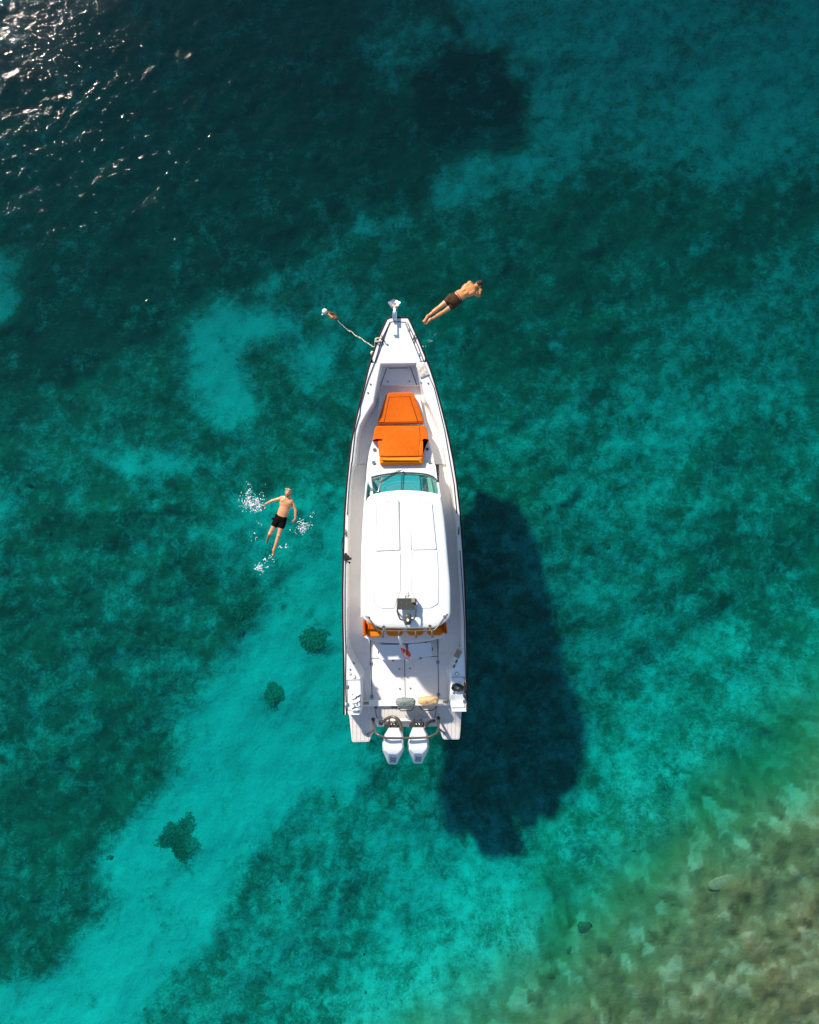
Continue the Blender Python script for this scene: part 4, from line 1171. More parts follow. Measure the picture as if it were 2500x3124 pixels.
# outboard engines
def engine(out, top, text_at):
    eng = None
    def ring(poly, z, k=1.0, dy=0):
        cx = sum(p[0] for p in poly) / len(poly); cy = sum(p[1] for p in poly) / len(poly)
        return [BL(cx + (x - cx) * k, cy + (y - cy) * k + dy, z) for x, y in poly]
    zm = [0.95, 0.95, 0.95, 0.92, 0.90, 0.62, 0.62, 0.90, 0.92, 0.95]
    zt_ = [1.16, 1.16, 1.20, 1.20, 1.17, 1.12, 1.12, 1.17, 1.20, 1.20]
    M_ = [BL(x, y, z) for (x, y), z in zip(out, zm)]
    T_ = [BL(x, y, z) for (x, y), z in zip(top, zt_)]
    B_ = ring(out, 0.35, 0.80, -3)
    V = B_ + M_ + T_
    n = 10
    F = []
    for r in range(2):
        for i in range(n):
            j = (i + 1) % n
            F.append([r * n + i, r * n + j, (r + 1) * n + j, (r + 1) * n + i])
    F.append([2 * n + i for i in range(n)]); F.append(list(range(n - 1, -1, -1)))
    cx = sum(p[0] for p in out) / 10
    leg = [(-0.12, 0.30), (0.12, 0.30), (0.10, -0.10), (0.03, -0.35), (-0.03, -0.35), (-0.10, -0.10)]
    o = mesh_obj('outboard_engine', V, F, 'engine_white', boat, False, 0.022, 3)
    me = o.data
    me.polygons.foreach_set('use_smooth', [True] * len(me.polygons))
    c = BL(cx, 2262, 0.0)
    for nm, z0, z1, k in (('lower_unit', -0.55, 0.36, 1.0),):
        Vv = [Vector((c.x + a * k, c.y + b * k, z1)) for a, b in leg]
        v, f = prism_v(Vv, z0)
        mesh_obj(nm, v, f, 'engine_white', o, False, 0.02)
    q = [T_[5], T_[6], M_[6], M_[5]]
    u = (q[0] - q[1]); w = (q[2] - q[1])
    nn = u.cross(w).normalized()
    if nn.z < 0: nn = -nn
    pv = [q[1] + u * a + w * b + nn * 0.003 for a, b in ((0.02, 0.06), (0.98, 0.06), (0.98, 0.95), (0.02, 0.95))]
    pv += [v - nn * 0.02 for v in pv]
    bp = mesh_obj('back_plate', pv, [[0, 1, 2, 3], [7, 6, 5, 4], [0, 4, 5, 1], [1, 5, 6, 2], [2, 6, 7, 3], [3, 7, 4, 0]], 'engine_grey', o)
    cu = bpy.data.curves.new('number', 'FONT'); cu.body = '300'; cu.size = 0.24; cu.extrude = 0.003; cu.align_x = 'CENTER'; cu.align_y = 'CENTER'
    tmp = bpy.data.objects.new('number_tmp', cu); COL.objects.link(tmp)
    bpy.context.view_layer.update()
    tm = bpy.data.meshes.new_from_object(tmp.evaluated_get(bpy.context.evaluated_depsgraph_get()))
    bpy.data.objects.remove(tmp)
    tm.materials.clear(); tm.materials.append(MATS['ink'])
    tx = bpy.data.objects.new('number', tm); COL.objects.link(tx); tx.parent = bp
    xw = w.normalized(); yw = nn.cross(xw).normalized()
    ctr = (q[0] + q[1] + q[2] + q[3]) / 4 + nn * 0.006 + u * 0.02
    tx.matrix_local = Matrix(((xw.x, yw.x, nn.x, ctr.x), (xw.y, yw.y, nn.y, ctr.y), (xw.z, yw.z, nn.z, ctr.z), (0, 0, 0, 1)))
    # clamp bracket with its tilt rams
    parts = [box_v(BL(cx - 1, 2212, 0.62), 0.42, 0.10, 0.16), box_v(BL(cx - 2, 2217, 0.55), 0.30, 0.09, 0.34), box_v(BL(cx - 12, 2207, 0.60), 0.05, 0.16, 0.3), box_v(BL(cx + 9, 2206, 0.60), 0.05, 0.16, 0.3)]
    parts.append(box_v(BL(cx - 22, 2214, 0.60), 0.10, 0.09, 0.12))
    Vb, Fb = merge(parts)
    mesh_obj('clamp_bracket', Vb, Fb, 'black_metal', o)
    for k in range(4):
        x = cx - 12 + k * 9
        tube('ram', [BL(x, 2202, 0.52), BL(x + 4, 2206, 0.66), BL(x + 7, 2211, 0.74)], 0.012, 'steel', o, 6)
    return o
outL = [(1186.6, 2220), (1219, 2220), (1229.5, 2237), (1233.6, 2279), (1232, 2292), (1210.5, 2333.5), (1185.5, 2332.5), (1167, 2290), (1166.5, 2268), (1173.5, 2242)]
topL = [(1189, 2226), (1216, 2226), (1224, 2241), (1228, 2281), (1225, 2290), (1212.5, 2302), (1186.5, 2301), (1174, 2291), (1171, 2268), (1178.5, 2243)]
outR = [(1259.6, 2219), (1294, 2219), (1307, 2241), (1310.5, 2277), (1308, 2291), (1287.5, 2331), (1261.7, 2330), (1244.5, 2287), (1244.5, 2266), (1251, 2240)]
topR = [(1262, 2225), (1291, 2225), (1300, 2241), (1304, 2278), (1301, 2288), (1289.5, 2300), (1264.5, 2299), (1251, 2288), (1249.5, 2266), (1256, 2242)]
e1 = engine(outL, topL, None); e2 = engine(outR, topR, None)
tube('engine_hose', [BL(*p) for p in ((1163, 2204, .45), (1171, 2201, .62), (1180, 2193, .78), (1197, 2187.5, .9), (1214, 2194, .95), (1223, 2211, .95), (1226, 2224, .95), (1226, 2236, .9))], 0.042, 'bronze_tube', boat, 10, 5)
tube('engine_hose', [BL(*p) for p in ((1325, 2199, .4), (1316, 2201, .6), (1307, 2205, .74), (1299, 2214, .85), (1297, 2224, .9), (1300, 2236, .85))], 0.046, 'black_metal', boat, 10, 5)
disc('hose_end', BL(1163, 2204, .36), 0.06, 0.10, 'black_metal', boat, 12)

# ------------------------------------------------------------------ loose things on the boat
def TB(v): return boat.matrix_basis @ v if False else Matrix.Translation(ROOT) @ Matrix.Rotation(TH, 4, 'Z') @ v
def BW(px, py, z): return W(px, py, z)
# anchor
anc = empty('anchor', W(1204, 945, 1.40), 0, 'shiny steel plough anchor hanging over the bow roller', 'anchor')
ap = anc.location
def AW(px, py, z): return W(px, py, z) - ap
fluke = [(1183.5, 922, 1.36), (1187, 919.5, 1.36), (1199.5, 911.5, 1.33), (1206.5, 911.5, 1.33), (1219, 919, 1.36), (1222.5, 922, 1.36), (1210.5, 942, 1.44), (1197.5, 942, 1.44)]
V = [AW(*p) for p in fluke]
mid = [AW(1203, 914, 1.26), AW(1204, 938, 1.36)]
V2 = V + mid + [v - Vector((0, 0, 0.02)) for v in V + mid]
F1 = [[0, 1, 2, 8], [2, 3, 8], [3, 4, 5, 8], [0, 8, 9, 7], [5, 6, 9, 8], [6, 7, 9]]
F = F1 + [[i + 10 for i in f][::-1] for f in F1]
rim = [0, 1, 2, 3, 4, 5, 6, 7]
F += [[rim[i], rim[i] + 10, rim[(i + 1) % 8] + 10, rim[(i + 1) % 8]] for i in range(8)]
mesh_obj('fluke', V2, F, 'steel', anc)
for dx in (-1.6, 1.6):
    tube('shank', [AW(1204 + dx, 916, 1.36), AW(1204 + dx, 950, 1.47), AW(1205 + dx, 977, 1.47)], 0.016, 'steel', anc, 8)
for dx in (-6, 6):
    V, F = merge([box_v(AW(1205 + dx * 0.9, 965, 1.43), 0.018, 0.26, 0.10)])
    mesh_obj('roller_cheek', V, F, 'steel', anc, False, 0.004)
for py in (953, 975):
    tube('roller', [AW(1200, py, 1.42), AW(1210, py, 1.42)], 0.03, 'black_metal', anc, 10)
for dx in (-5, 5):
    tube('anchor_bolt', [AW(1204 + dx, 930, 1.40), AW(1204 + dx, 936, 1.44)], 0.02, 'canvas_tan', anc, 8)

# towels
def sheet(name, poly, z, m, wr_=0.012, n=12, F=None, seed=1):
    """a loose cloth over a quad given in pixels"""
    (ax, ay), (bx, by), (cx_, cy_), (dx, dy) = poly
    V, Fc = [], []
    r = random.Random(seed)
    for i in range(n + 1):
        for j in range(n + 1):
            u, v = i / n, j / n
            x = (ax * (1 - u) + bx * u) * (1 - v) + (dx * (1 - u) + cx_ * u) * v
            y = (ay * (1 - u) + by * u) * (1 - v) + (dy * (1 - u) + cy_ * u) * v
            h = wr_ * (math.sin(u * 9 + v * 4 + seed) + math.sin(v * 11 - u * 5 + seed * 2) * 0.8 + r.uniform(-.5, .5))
            e = min(u, v, 1 - u, 1 - v)
            x += r.uniform(-.5, .5) * (e < 0.01); y += r.uniform(-.5, .5) * (e < 0.01)
            zz = z(x, y) if callable(z) else z
            V.append((x, y, zz + 0.02 + abs(h) * min(1, e * 6)))
    W3 = [W(x, y, zz) for x, y, zz in V]
    c = sum(W3, Vector()) / len(W3)
    loc = Vector((c.x, c.y, min(p.z for p in W3)))
    W3 = [p - loc for p in W3]
    k = len(W3)
    W3 += [p - Vector((0, 0, 0.018)) for p in W3]
    for i in range(n):
        for j in range(n):
            a = i * (n + 1) + j
            q = [a, a + 1, a + n + 2, a + n + 1]
            Fc.append(q); Fc.append([x + k for x in q][::-1])
    rimi = [i * (n + 1) for i in range(n)] + [n * (n + 1) + j for j in range(n)] + [i * (n + 1) + n for i in range(n, 0, -1)] + [j for j in range(n, 0, -1)]
    for i in range(len(rimi)):
        a, b = rimi[i], rimi[(i + 1) % len(rimi)]
        Fc.append([a, b, b + k, a + k])
    o = mesh_obj(name, W3, Fc, m, None, True)
    o.location = loc
    return o
tw = sheet('towel', [(1270, 1116), (1294, 1106), (1311, 1143), (1284, 1154)], zf, 'towel', 0.014, 12)
tag(tw, 'beige folded towel lying on the starboard edge beside the fore deck', 'towel')
def stripes():
    m, nt = nt_new('striped_cloth')
    N = nt.nodes.new; L = nt.links.new
    o = N('ShaderNodeOutputMaterial'); b = N('ShaderNodeBsdfPrincipled'); b.inputs['Roughness'].default_value = 0.9
    tc = N('ShaderNodeTexCoord'); w = N('ShaderNodeTexWave'); w.inputs['Scale'].default_value = 2.6; w.inputs['Distortion'].default_value = 5.5; w.inputs['Detail'].default_value = 1.5
    mp = N('ShaderNodeMapping'); mp.inputs['Rotation'].default_value = (0, 0, 1.0)
    r = N('ShaderNodeValToRGB'); r.color_ramp.elements[0].position = 0.10; r.color_ramp.elements[0].color = (0.015, 0.015, 0.02, 1)
    r.color_ramp.elements[1].position = 0.16; r.color_ramp.elements[1].color = (0.80, 0.80, 0.79, 1)
    L(tc.outputs['Object'], mp.inputs[0]); L(mp.outputs[0], w.inputs['Vector']); L(w.outputs['Fac'], r.inputs[0]); L(r.outputs[0], b.inputs['Base Color']); L(b.outputs[0], o.inputs[0])
    MATS['striped_cloth'] = m
stripes()
cl = sheet('beach_bag', [(1074, 2117), (1100, 2117), (1100, 2171), (1074, 2171)], lambda x, y: zg(y) + 0.03, 'striped_cloth', 0.03, 14, seed=4)
tag(cl, 'white cloth bag with black slashes lying on the port stern box', 'bag')

# cool boxes behind the seats
def cool_box(poly, zt_, label, latches):
    c = W(sum(p[0] for p in poly) / 4, sum(p[1] for p in poly) / 4, zt_)
    root = empty('cool_box', (c.x, c.y, 0.306), 0, label, 'cool box', 'cool boxes behind the aft seats')
    Fn = lambda x, y, z: W(x, y, z) - root.location
    prism('body', round_poly(poly, 4), zt_ - 0.09, 0.002, 'cool_box', root, 0.012, 2, F=Fn)
    inset = [(x, y) for x, y in poly]
    prism('lid', round_poly(inset, 5), zt_, zt_ - 0.306 - 0.088, 'cool_box', root, 0.028, 3, F=Fn)
    for px, py, sx, sy in latches:
        box('latch', Fn(px, py, zt_ - 0.05), sx, sy, 0.08, 'black_metal', root, bevel=0.004)
    return root
cool_box([(1157, 1968), (1238, 1967), (1238, 2012), (1158, 2014)], 0.80, 'white cool box behind the left aft seats, half under the flag', [(1155.5, 1990, 0.024, 0.085), (1200, 2015.5, 0.07, 0.022), (1173, 1968, 0.06, 0.02)])
cool_box([(1246, 1966), (1316, 1960), (1319, 2003), (1247, 2009)], 0.80, 'white cool box behind the right aft seats with a bright glint on its lid', [(1320, 1980, 0.022, 0.075), (1284, 2008, 0.07, 0.022), (1300, 1960, 0.05, 0.02)])
# covered stools
def stool(poly, m, label, frame, z):
    c = W(sum(p[0] for p in poly) / len(poly), sum(p[1] for p in poly) / len(poly), z)
    root = empty('stool', (c.x, c.y, 0.36), 0, label, 'stool', 'covered stools on the swim platform')
    P = round_poly(poly, 6, 4); n = len(P)
    V, F = [], []
    cx_ = sum(p[0] for p in P) / n; cy_ = sum(p[1] for p in P) / n
    r = random.Random(len(label))
    rings = [(0.86, -0.24), (0.97, -0.22), (1.0, -0.15), (1.0, -0.08), (0.95, -0.03), (0.80, 0.0), (0.5, 0.012), (0.2, 0.015)]
    for kk, dz in rings:
        for i, (x, y) in enumerate(P):
            w_ = 1 + 0.02 * math.sin(i * 2.1 + kk * 9)
            p = W(cx_ + (x - cx_) * kk * w_, cy_ + (y - cy_) * kk * w_, z) + Vector((0, 0, dz + 0.012 * math.sin(i * 1.7 + kk * 14)))
            V.append(p - root.location)
    for q in range(len(rings) - 1):
        for i in range(n):
            j = (i + 1) % n
            F.append([q * n + i, q * n + j, (q + 1) * n + j, (q + 1) * n + i])
    F.append([(len(rings) - 1) * n + i for i in range(n)]); F.append(list(range(n - 1, -1, -1)))
    cv = mesh_obj('fabric_cover', V, F, m, root, True)
    x0 = min(p[0] for p in poly); x1 = max(p[0] for p in poly); yb = max(p[1] for p in poly)
    for k in range(5):
        xa = x0 + (x1 - x0) * (0.25 + 0.15 * k)
        tube('fold', [W(xa - 8, yb - 20, z + 0.004) - root.location, W(xa, yb - 12, z + 0.012) - root.location, W(xa + 10, yb - 5, z - 0.03) - root.location], [0.006, 0.016, 0.006], m, cv, 6)
    tube('tube_frame', [W(*p) - root.location for p in frame], 0.015, 'bronze_tube', root, 8)
    for xx in (x0 + 14, x1 - 14):
        tube('leg', [W(xx, yb - 12, 0.75) - root.location, Vector((W(xx, yb - 12, 0.75).x, W(xx, yb - 12, 0.75).y, 0.362)) - root.location], 0.018, 'bronze_tube', root, 8)
    return root
stool([(1210, 2136), (1228, 2132.5), (1262, 2134), (1269, 2140), (1268, 2153), (1258, 2158), (1222, 2159), (1208, 2152), (1207, 2142)], 'canvas_grey', 'stool with grey green fabric cover and bent tube frame at the stern', [(1214, 2157, .62), (1219, 2164, .62), (1224, 2169, .62), (1254, 2168.5, .62), (1259, 2164, .62), (1264, 2156, .62)], 0.92)
stool([(1276, 2133), (1300, 2129), (1334, 2128), (1340, 2134), (1339, 2146), (1330, 2152), (1290, 2155), (1278, 2149), (1275, 2142)], 'canvas_tan', 'stool with tan fabric cover and bent tube frame at the stern', [(1280, 2155, .62), (1286, 2163, .62), (1291, 2168, .62), (1321, 2167, .62), (1327, 2162, .62), (1331, 2154, .62)], 0.92)

# flag
fz = 2.55
flag = empty('flag', W(1218, 1936, 2.6), 0, 'crumpled red and white flag trailing from a white pole over the cool boxes', 'flag')
fo = flag.location
tube('flag_pole', [W(1218.3, 1934, 2.67) - fo, W(1219, 1944, 2.60) - fo, W(1224, 1966, 2.42) - fo], [0.018, 0.034, 0.03], 'white_flag', flag, 8)
def flag_cloth():
    m, nt = nt_new('flag_cloth')
    N = nt.nodes.new; L = nt.links.new
    o = N('ShaderNodeOutputMaterial'); b = N('ShaderNodeBsdfPrincipled'); b.inputs['Roughness'].default_value = 0.85
    a = N('ShaderNodeAttribute'); a.attribute_name = 'dye'
    L(a.outputs['Color'], b.inputs['Base Color']); L(b.outputs[0], o.inputs[0])
    nl, nw = 26, 12
    sp = [(1222, 1962), (1228, 1972), (1234, 1984), (1243, 1998), (1251, 2018)]
    ln = [0.035, 0.050, 0.085, 0.105, 0.050]
    V, F, Cc = [], [], []
    for i in range(nl + 1):
        t = i / nl
        k = t * 4; a0 = min(3, int(k)); fr_ = k - a0
        x = sp[a0][0] * (1 - fr_) + sp[a0 + 1][0] * fr_; y = sp[a0][1] * (1 - fr_) + sp[a0 + 1][1] * fr_
        hw = ln[a0] * (1 - fr_) + ln[a0 + 1] * fr_
        for j in range(nw + 1):
            s = j / nw * 2 - 1
            c = W(x, y, 2.42 - 0.75 * t)
            p = c + Vector((0.85, 0.53, 0)) * s * hw + Vector((0, 0, 0.05 * math.sin(s * 5 + t * 6) + 0.03 * math.sin(t * 17 + s * 3)))
            V.append(p - fo)
            white = t < 0.33 or t > 0.86 or (0.10 < math.sin(s * 3.2 + t * 4) < 0.5 and t < 0.5)
            dark = (0.46 < t < 0.60 and -0.25 < s < 0.2)
            pale = abs(s + 0.5 * math.sin(t * 11)) < 0.30
            Cc.append((0.06, 0.03, 0.06, 1) if dark and (i + j) % 3 else (0.78, 0.68, 0.68, 1) if (white or pale) else (0.78, 0.075, 0.03, 1))
    kk = len(V)
    V += [v - Vector((0, 0, 0.006)) for v in V]
    Cc = Cc + Cc
    for i in range(nl):
        for j in range(nw):
            q = i * (nw + 1) + j
            f = [q, q + 1, q + nw + 2, q + nw + 1]
            F.append(f); F.append([z + kk for z in f][::-1])
    o = mesh_obj('flag_cloth', V, F, m, flag, True)
    at = o.data.attributes.new('dye', 'FLOAT_COLOR', 'POINT')
    at.data.foreach_set('color', np.array(Cc, np.float32).ravel())
flag_cloth()

# black rope coil on the starboard stern box
rc = empty('rope_coil', W(1400, 2098, 1.02), 0, 'looped black rope hanging off the starboard stern box', 'rope')
ro = rc.location
z1 = 1.045
loops = [[(1419, 2099), (1405, 2090), (1392, 2087), (1383, 2090), (1381, 2096), (1386, 2102), (1396, 2103), (1410, 2101), (1419, 2099)],
         [(1419, 2098), (1406, 2096), (1394, 2091), (1386, 2093), (1386, 2099), (1394, 2105), (1406, 2104), (1419, 2100)],
         [(1419, 2100), (1408, 2106), (1394, 2108), (1383, 2105), (1379, 2099), (1382, 2095), (1389, 2094)]]
parts = []
for i, l in enumerate(loops):
    parts.append(tube_v(catmull([W(x, y, z1 + 0.02 * i) - ro for x, y in l], 5), 0.019, 7))
V, F = merge(parts); mesh_obj('rope_loops', V, F, 'rope_black', rc, True)
parts = []
for k in range(7):
    x = 1418 + random.uniform(-1, 6)
    parts.append(tube_v(catmull([W(x - 2, 2083 + k * 3, z1 + 0.03) - ro, W(x + 3, 2088 + k * 3.5, z1 + 0.07) - ro, W(x + 6, 2092 + k * 3, z1 - 0.02) - ro, W(x + 8, 2098 + k * 3, 0.8) - ro], 4), 0.022, 7))
V, F = merge(parts); mesh_obj('rope_wraps', V, F, 'rope_black', rc, True)
parts = [tube_v(catmull([W(x, y, z1 + 0.01) - ro for x, y in ((1424, 2106), (1420, 2114), (1415, 2119), (1416, 2126), (1421, 2131), (1424, 2138), (1427, 2144))], 5), 0.014, 6),
         tube_v(catmull([W(x, y, z1 + 0.02) - ro for x, y in ((1424, 2106), (1423, 2118), (1422, 2130), (1426, 2146), (1424, 2156), (1428, 2160), (1423, 2166))], 5), 0.016, 6)]
V, F = merge(parts); mesh_obj('rope_tail', V, F, 'rope_black', rc, True)

# black line and gear on the port rail
pl_ = empty('mooring_line', W(1053, 1690, 1.12), 0, 'thin black line looped between a cleat and a clump of gear on the port edge', 'rope')
po = pl_.location
tube('line', [W(*p) - po for p in ((1055, 1628, 1.16), (1050, 1630, 1.14), (1046, 1645, 1.0), (1043.5, 1662, .95), (1045, 1682, 1.0), (1049, 1694, 1.1), (1053, 1697, 1.15))], 0.013, 'rope_black', pl_, 7, 5)
parts = []
for pts in (((1053, 1688), (1056, 1692), (1054, 1699), (1055, 1709)), ((1055, 1695), (1062, 1699), (1066, 1703), (1073, 1705)), ((1056, 1702), (1061, 1706), (1066, 1705)), ((1058, 1701), (1062, 1697), (1064, 1695))):
    parts.append(tube_v(catmull([W(x, y, 1.16) - po for x, y in pts], 4), 0.035, 7))
V, F = merge(parts); mesh_obj('gear_bundle', V, F, 'rope_black', pl_, True)
tube('line_end', [W(*p) - po for p in ((1055, 1709, 1.15), (1061, 1713, 1.15), (1068, 1717, 1.12))], [0.01, 0.012, 0.03], 'rope_black', pl_, 7)

# mooring rope to the buoy
mr = empty('mooring_rope', W(1141, 1058, 1.0), 0, 'frayed cream rope running from the bow down to a small float', 'rope')
mo = mr.location
rp = [(1147, 1048, 1.15), (1141, 1058, .80), (1132, 1053, .62), (1122, 1046, .50), (1114, 1042.5, .40), (1107, 1035, .33), (1099, 1029.5, .27), (1090, 1026, .2), (1082, 1021, .15), (1076, 1014, .1), (1070, 1010, .07), (1062, 1007.5, .05)]
tube('rope', [W(*p) - mo for p in rp], [0.007 + 0.006 * ((i * 7) % 3 > 0) for i in range((len(rp) - 1) * 5 + 1)], 'rope_cream', mr, 8, 5)
tube('thin_rope', [W(*p) - mo for p in ((1062, 1007.5, .05), (1057, 1002, .03), (1053, 999.5, .03), (1047, 993, .02), (1040, 987.5, .02), (1035, 983, .02), (1030, 975, .03))], 0.006, 'rope_cream', mr, 7, 5)
parts = []
for (x, y) in ((1116, 1043), (1088, 1025), (1069, 1010.5), (1100, 1031)):
    z = float(np.interp(x, [1062, 1141], [0.05, 0.8])) * 0.8
    parts.append(tube_v([W(x - 3, y - 1.5, z + .02) - mo, W(x, y, z + .03) - mo, W(x + 3, y + 1.5, z + .03) - mo], [0.010, 0.024, 0.010], 8))
V, F = merge(parts); mesh_obj('knots', V, F, 'rope_cream', mr, True)
parts = []
for dy in (0, 9.5):
    parts.append(tube_v(catmull([W(1166, 1030 + dy, 1.37) - mo, W(1158, 1031.5 + dy, 1.395) - mo, W(1150, 1032 + dy, 1.40) - mo, W(1146, 1034 + dy, 1.30) - mo, W(1145, 1040 + dy, 1.15) - mo], 5), 0.020, 8))
parts.append(tube_v(catmull([W(1149, 1034, 1.39) - mo, W(1145, 1043, 1.34) - mo, W(1144, 1052, 1.2) - mo], 4), 0.018, 7))
V, F = merge(parts); mesh_obj('rope_turns', V, F, 'rope_cream', mr, True)
kn = tube('loose_knot', [W(1138, 1071, 1.1) - mo, W(1135, 1076, 1.1) - mo, W(1134, 1080, 1.05) - mo], [0.02, 0.045, 0.03], 'rope_cream', mr, 8)

by = empty('buoy', W(992, 951, 0.0), 0, 'small round white float with brown growth trailing beside it', 'buoy')
bo = by.location
def ball_v(c, r, nu=16, nv=10, sq=(1, 1, 1)):
    V, F = [], []
    c = Vector(c)
    V.append(c + Vector((0, 0, r * sq[2])))
    for i in range(1, nv):
        t = math.pi * i / nv
        for j in range(nu):
            p = 2 * math.pi * j / nu
            V.append(c + Vector((r * sq[0] * math.sin(t) * math.cos(p), r * sq[1] * math.sin(t) * math.sin(p), r * sq[2] * math.cos(t))))
    V.append(c - Vector((0, 0, r * sq[2])))
    for j in range(nu):
        F.append([0, 1 + j, 1 + (j + 1) % nu])
        o = 1 + (nv - 2) * nu
        F.append([len(V) - 1, o + (j + 1) % nu, o + j])
    for i in range(nv - 2):
        for j in range(nu):
            a = 1 + i * nu + j; b = 1 + i * nu + (j + 1) % nu
            F.append([a, a + nu, b + nu, b])
    return V, F
v, f = ball_v((0, 0, 0.05), 0.08); mesh_obj('float', v, f, 'buoy_white', by, True)
tube('float_eye', [W(986, 958, .06) - bo, W(983, 960.5, .05) - bo], [0.018, 0.026], 'buoy_white', by, 8)
parts = []
for k in range(90):
    t = random.random() ** 0.8
    x = 1001 + 26 * t; y = 955 + 16 * t
    s = 7.0 * math.sin(math.pi * (0.15 + 0.75 * t))
    x += random.uniform(-s, s); y += random.uniform(-s, s)
    v, f = ball_v(W(x, y, random.uniform(-.02, .05)) - bo, random.uniform(.014, .036), 7, 5, (1.3, 1, .8))
    parts.append((v, f))
V, F = merge(parts); a_ = mesh_obj('growth', V, F, 'algae', by, True)
for k in range(8):
    x = 1003 + k * 1.6; y = 958 + k * 1.25
    v, f = ball_v(W(x, y, .055) - bo, .022, 7, 5, (1.4, 1, .7)); 
    mesh_obj('shell', v, f, 'canvas_tan', by, True)

# ------------------------------------------------------------------ people
def cone_v(p0, p1, r0, r1, flat=1.0, flat_axis=None, n=14, rings=5):
    """a capsule that tapers from r0 to r1"""
    p0 = Vector(p0); p1 = Vector(p1)
    T = (p1 - p0); Ln = max(T.length, 1e-6); T = T / Ln
    fa = Vector(flat_axis) if flat_axis is not None else T.orthogonal()
    A = (fa - T * fa.dot(T)); A = A.normalized() if A.length > 1e-6 else T.orthogonal().normalized()
    B = T.cross(A)
    prof = []
    for i in range(1, rings + 1):
        a = math.pi / 2 * i / rings
        prof.append((-math.cos(a) * r0, math.sin(a) * r0))
    for i in range(rings, 0, -1):
        a = math.pi / 2 * i / rings
        prof.append((Ln + math.cos(a) * r1, math.sin(a) * r1))
    V, F = [p0 - T * r0], []
    for d, r in prof:
        for k in range(n):
            a = 2 * math.pi * k / n
            V.append(p0 + T * d + A * math.cos(a) * r * flat + B * math.sin(a) * r)
    V.append(p1 + T * r1)
    m = len(prof)
    for k in range(n):
        j = (k + 1) % n
        F.append([0, 1 + j, 1 + k])
        for q in range(m - 1):
            a = 1 + q * n
            F.append([a + k, a + j, a + n + j, a + n + k])
        a = 1 + (m - 1) * n
        F.append([len(V) - 1, a + k, a + j])
    return V, F
def ell_v(c, rx, ry, rz, M=None):
    v, f = ball_v((0, 0, 0), 1.0, 18, 12)
    out = []
    for p in v:
        q = Vector((p.x * rx, p.y * ry, p.z * rz))
        out.append(Vector(c) + (M @ q if M is not None else q))
    return out, f
def fuse(name, parts, m, parent, voxel=0.008, smooth=5):
    V, F = merge(parts)
    tmp = mesh_obj(name + '_tmp', V, F, m)
    r = tmp.modifiers.new('r', 'REMESH'); r.mode = 'VOXEL'; r.voxel_size = voxel; r.use_smooth_shade = True
    s = tmp.modifiers.new('s', 'SMOOTH'); s.factor = 0.5; s.iterations = smooth
    bpy.context.view_layer.update()
    dg = bpy.context.evaluated_depsgraph_get()
    me = bpy.data.meshes.new_from_object(tmp.evaluated_get(dg))
    me.name = name
    bpy.data.objects.remove(tmp)
    me.polygons.foreach_set('use_smooth', [True] * len(me.polygons))
    me.materials.clear(); me.materials.append(MATS[m])
    o = bpy.data.objects.new(name, me); COL.objects.link(o); o.parent = parent
    return o
def frame(T, up):
    T = Vector(T).normalized(); up = Vector(up)
    X = T.cross(up).normalized(); U = X.cross(T).normalized()
    return Matrix((X, T, U)).transposed()
def hand(wrist, dirv, palm_n, spread=0.35, curl=0.35, thumb_side=1):
    """palm, four fingers of different length and a thumb; palm_n points out of the back of the hand"""
    M = frame(dirv, palm_n)
    X, T, U = M.col[0], M.col[1], M.col[2]
    w = Vector(wrist)
    P = [cone_v(w, w + T * 0.045, 0.026, 0.034, 0.5, U), cone_v(w + T * 0.04, w + T * 0.085, 0.036, 0.036, 0.42, U)]
    for k, ln in enumerate((0.066, 0.078, 0.074, 0.056)):
        s = (k - 1.5) / 1.5
        b = w + T * (0.092 - 0.006 * abs(s)) + X * s * 0.032 * thumb_side * -1
        d = (T + X * s * spread * 0.5 * -thumb_side).normalized()
        q = b
        for seg, fr in enumerate((0.45, 0.32, 0.23)):
            c = curl * (seg + 0.4)
            dd = (d * math.cos(c) - U * math.sin(c)).normalized()
            q2 = q + dd * ln * fr
            P.append(cone_v(q, q2, 0.0095 - 0.001 * seg, 0.0088 - 0.001 * seg, n=8, rings=3))
            q = q2
    b = w + T * 0.03 + X * 0.026 * thumb_side
    d = (T * 0.65 + X * 0.75 * thumb_side - U * 0.25).normalized()
    P.append(cone_v(b, b + d * 0.04, 0.014, 0.011, n=8, rings=3))
    P.append(cone_v(b + d * 0.04, b + d * 0.04 + (d + T * 0.5).normalized() * 0.03, 0.011, 0.009, n=8, rings=3))
    return P
def foot(ankle, toe_dir, up, L=0.20):
    M = frame(toe_dir, up); X, T, U = M.col[0], M.col[1], M.col[2]
    a = Vector(ankle)
    P = [cone_v(a - T * 0.03 - U * 0.025, a + T * L * 0.55 - U * 0.03, 0.036, 0.034, 0.8, U), cone_v(a + T * L * 0.5 - U * 0.032, a + T * L * 0.72 - U * 0.036, 0.036, 0.036, 0.55, U), cone_v(a, a + T * L * 0.4 - U * 0.02, 0.038, 0.03, 0.9, U)]
    for k in range(5):
        s = (k - 2) / 2
        b = a + T * (L * 0.76 - 0.006 * k) + X * s * 0.034 - U * 0.038
        P.append(cone_v(b, b + T * (0.036 - 0.004 * k), 0.012 - 0.001 * k, 0.010 - 0.001 * k, n=8, rings=3))
    return P
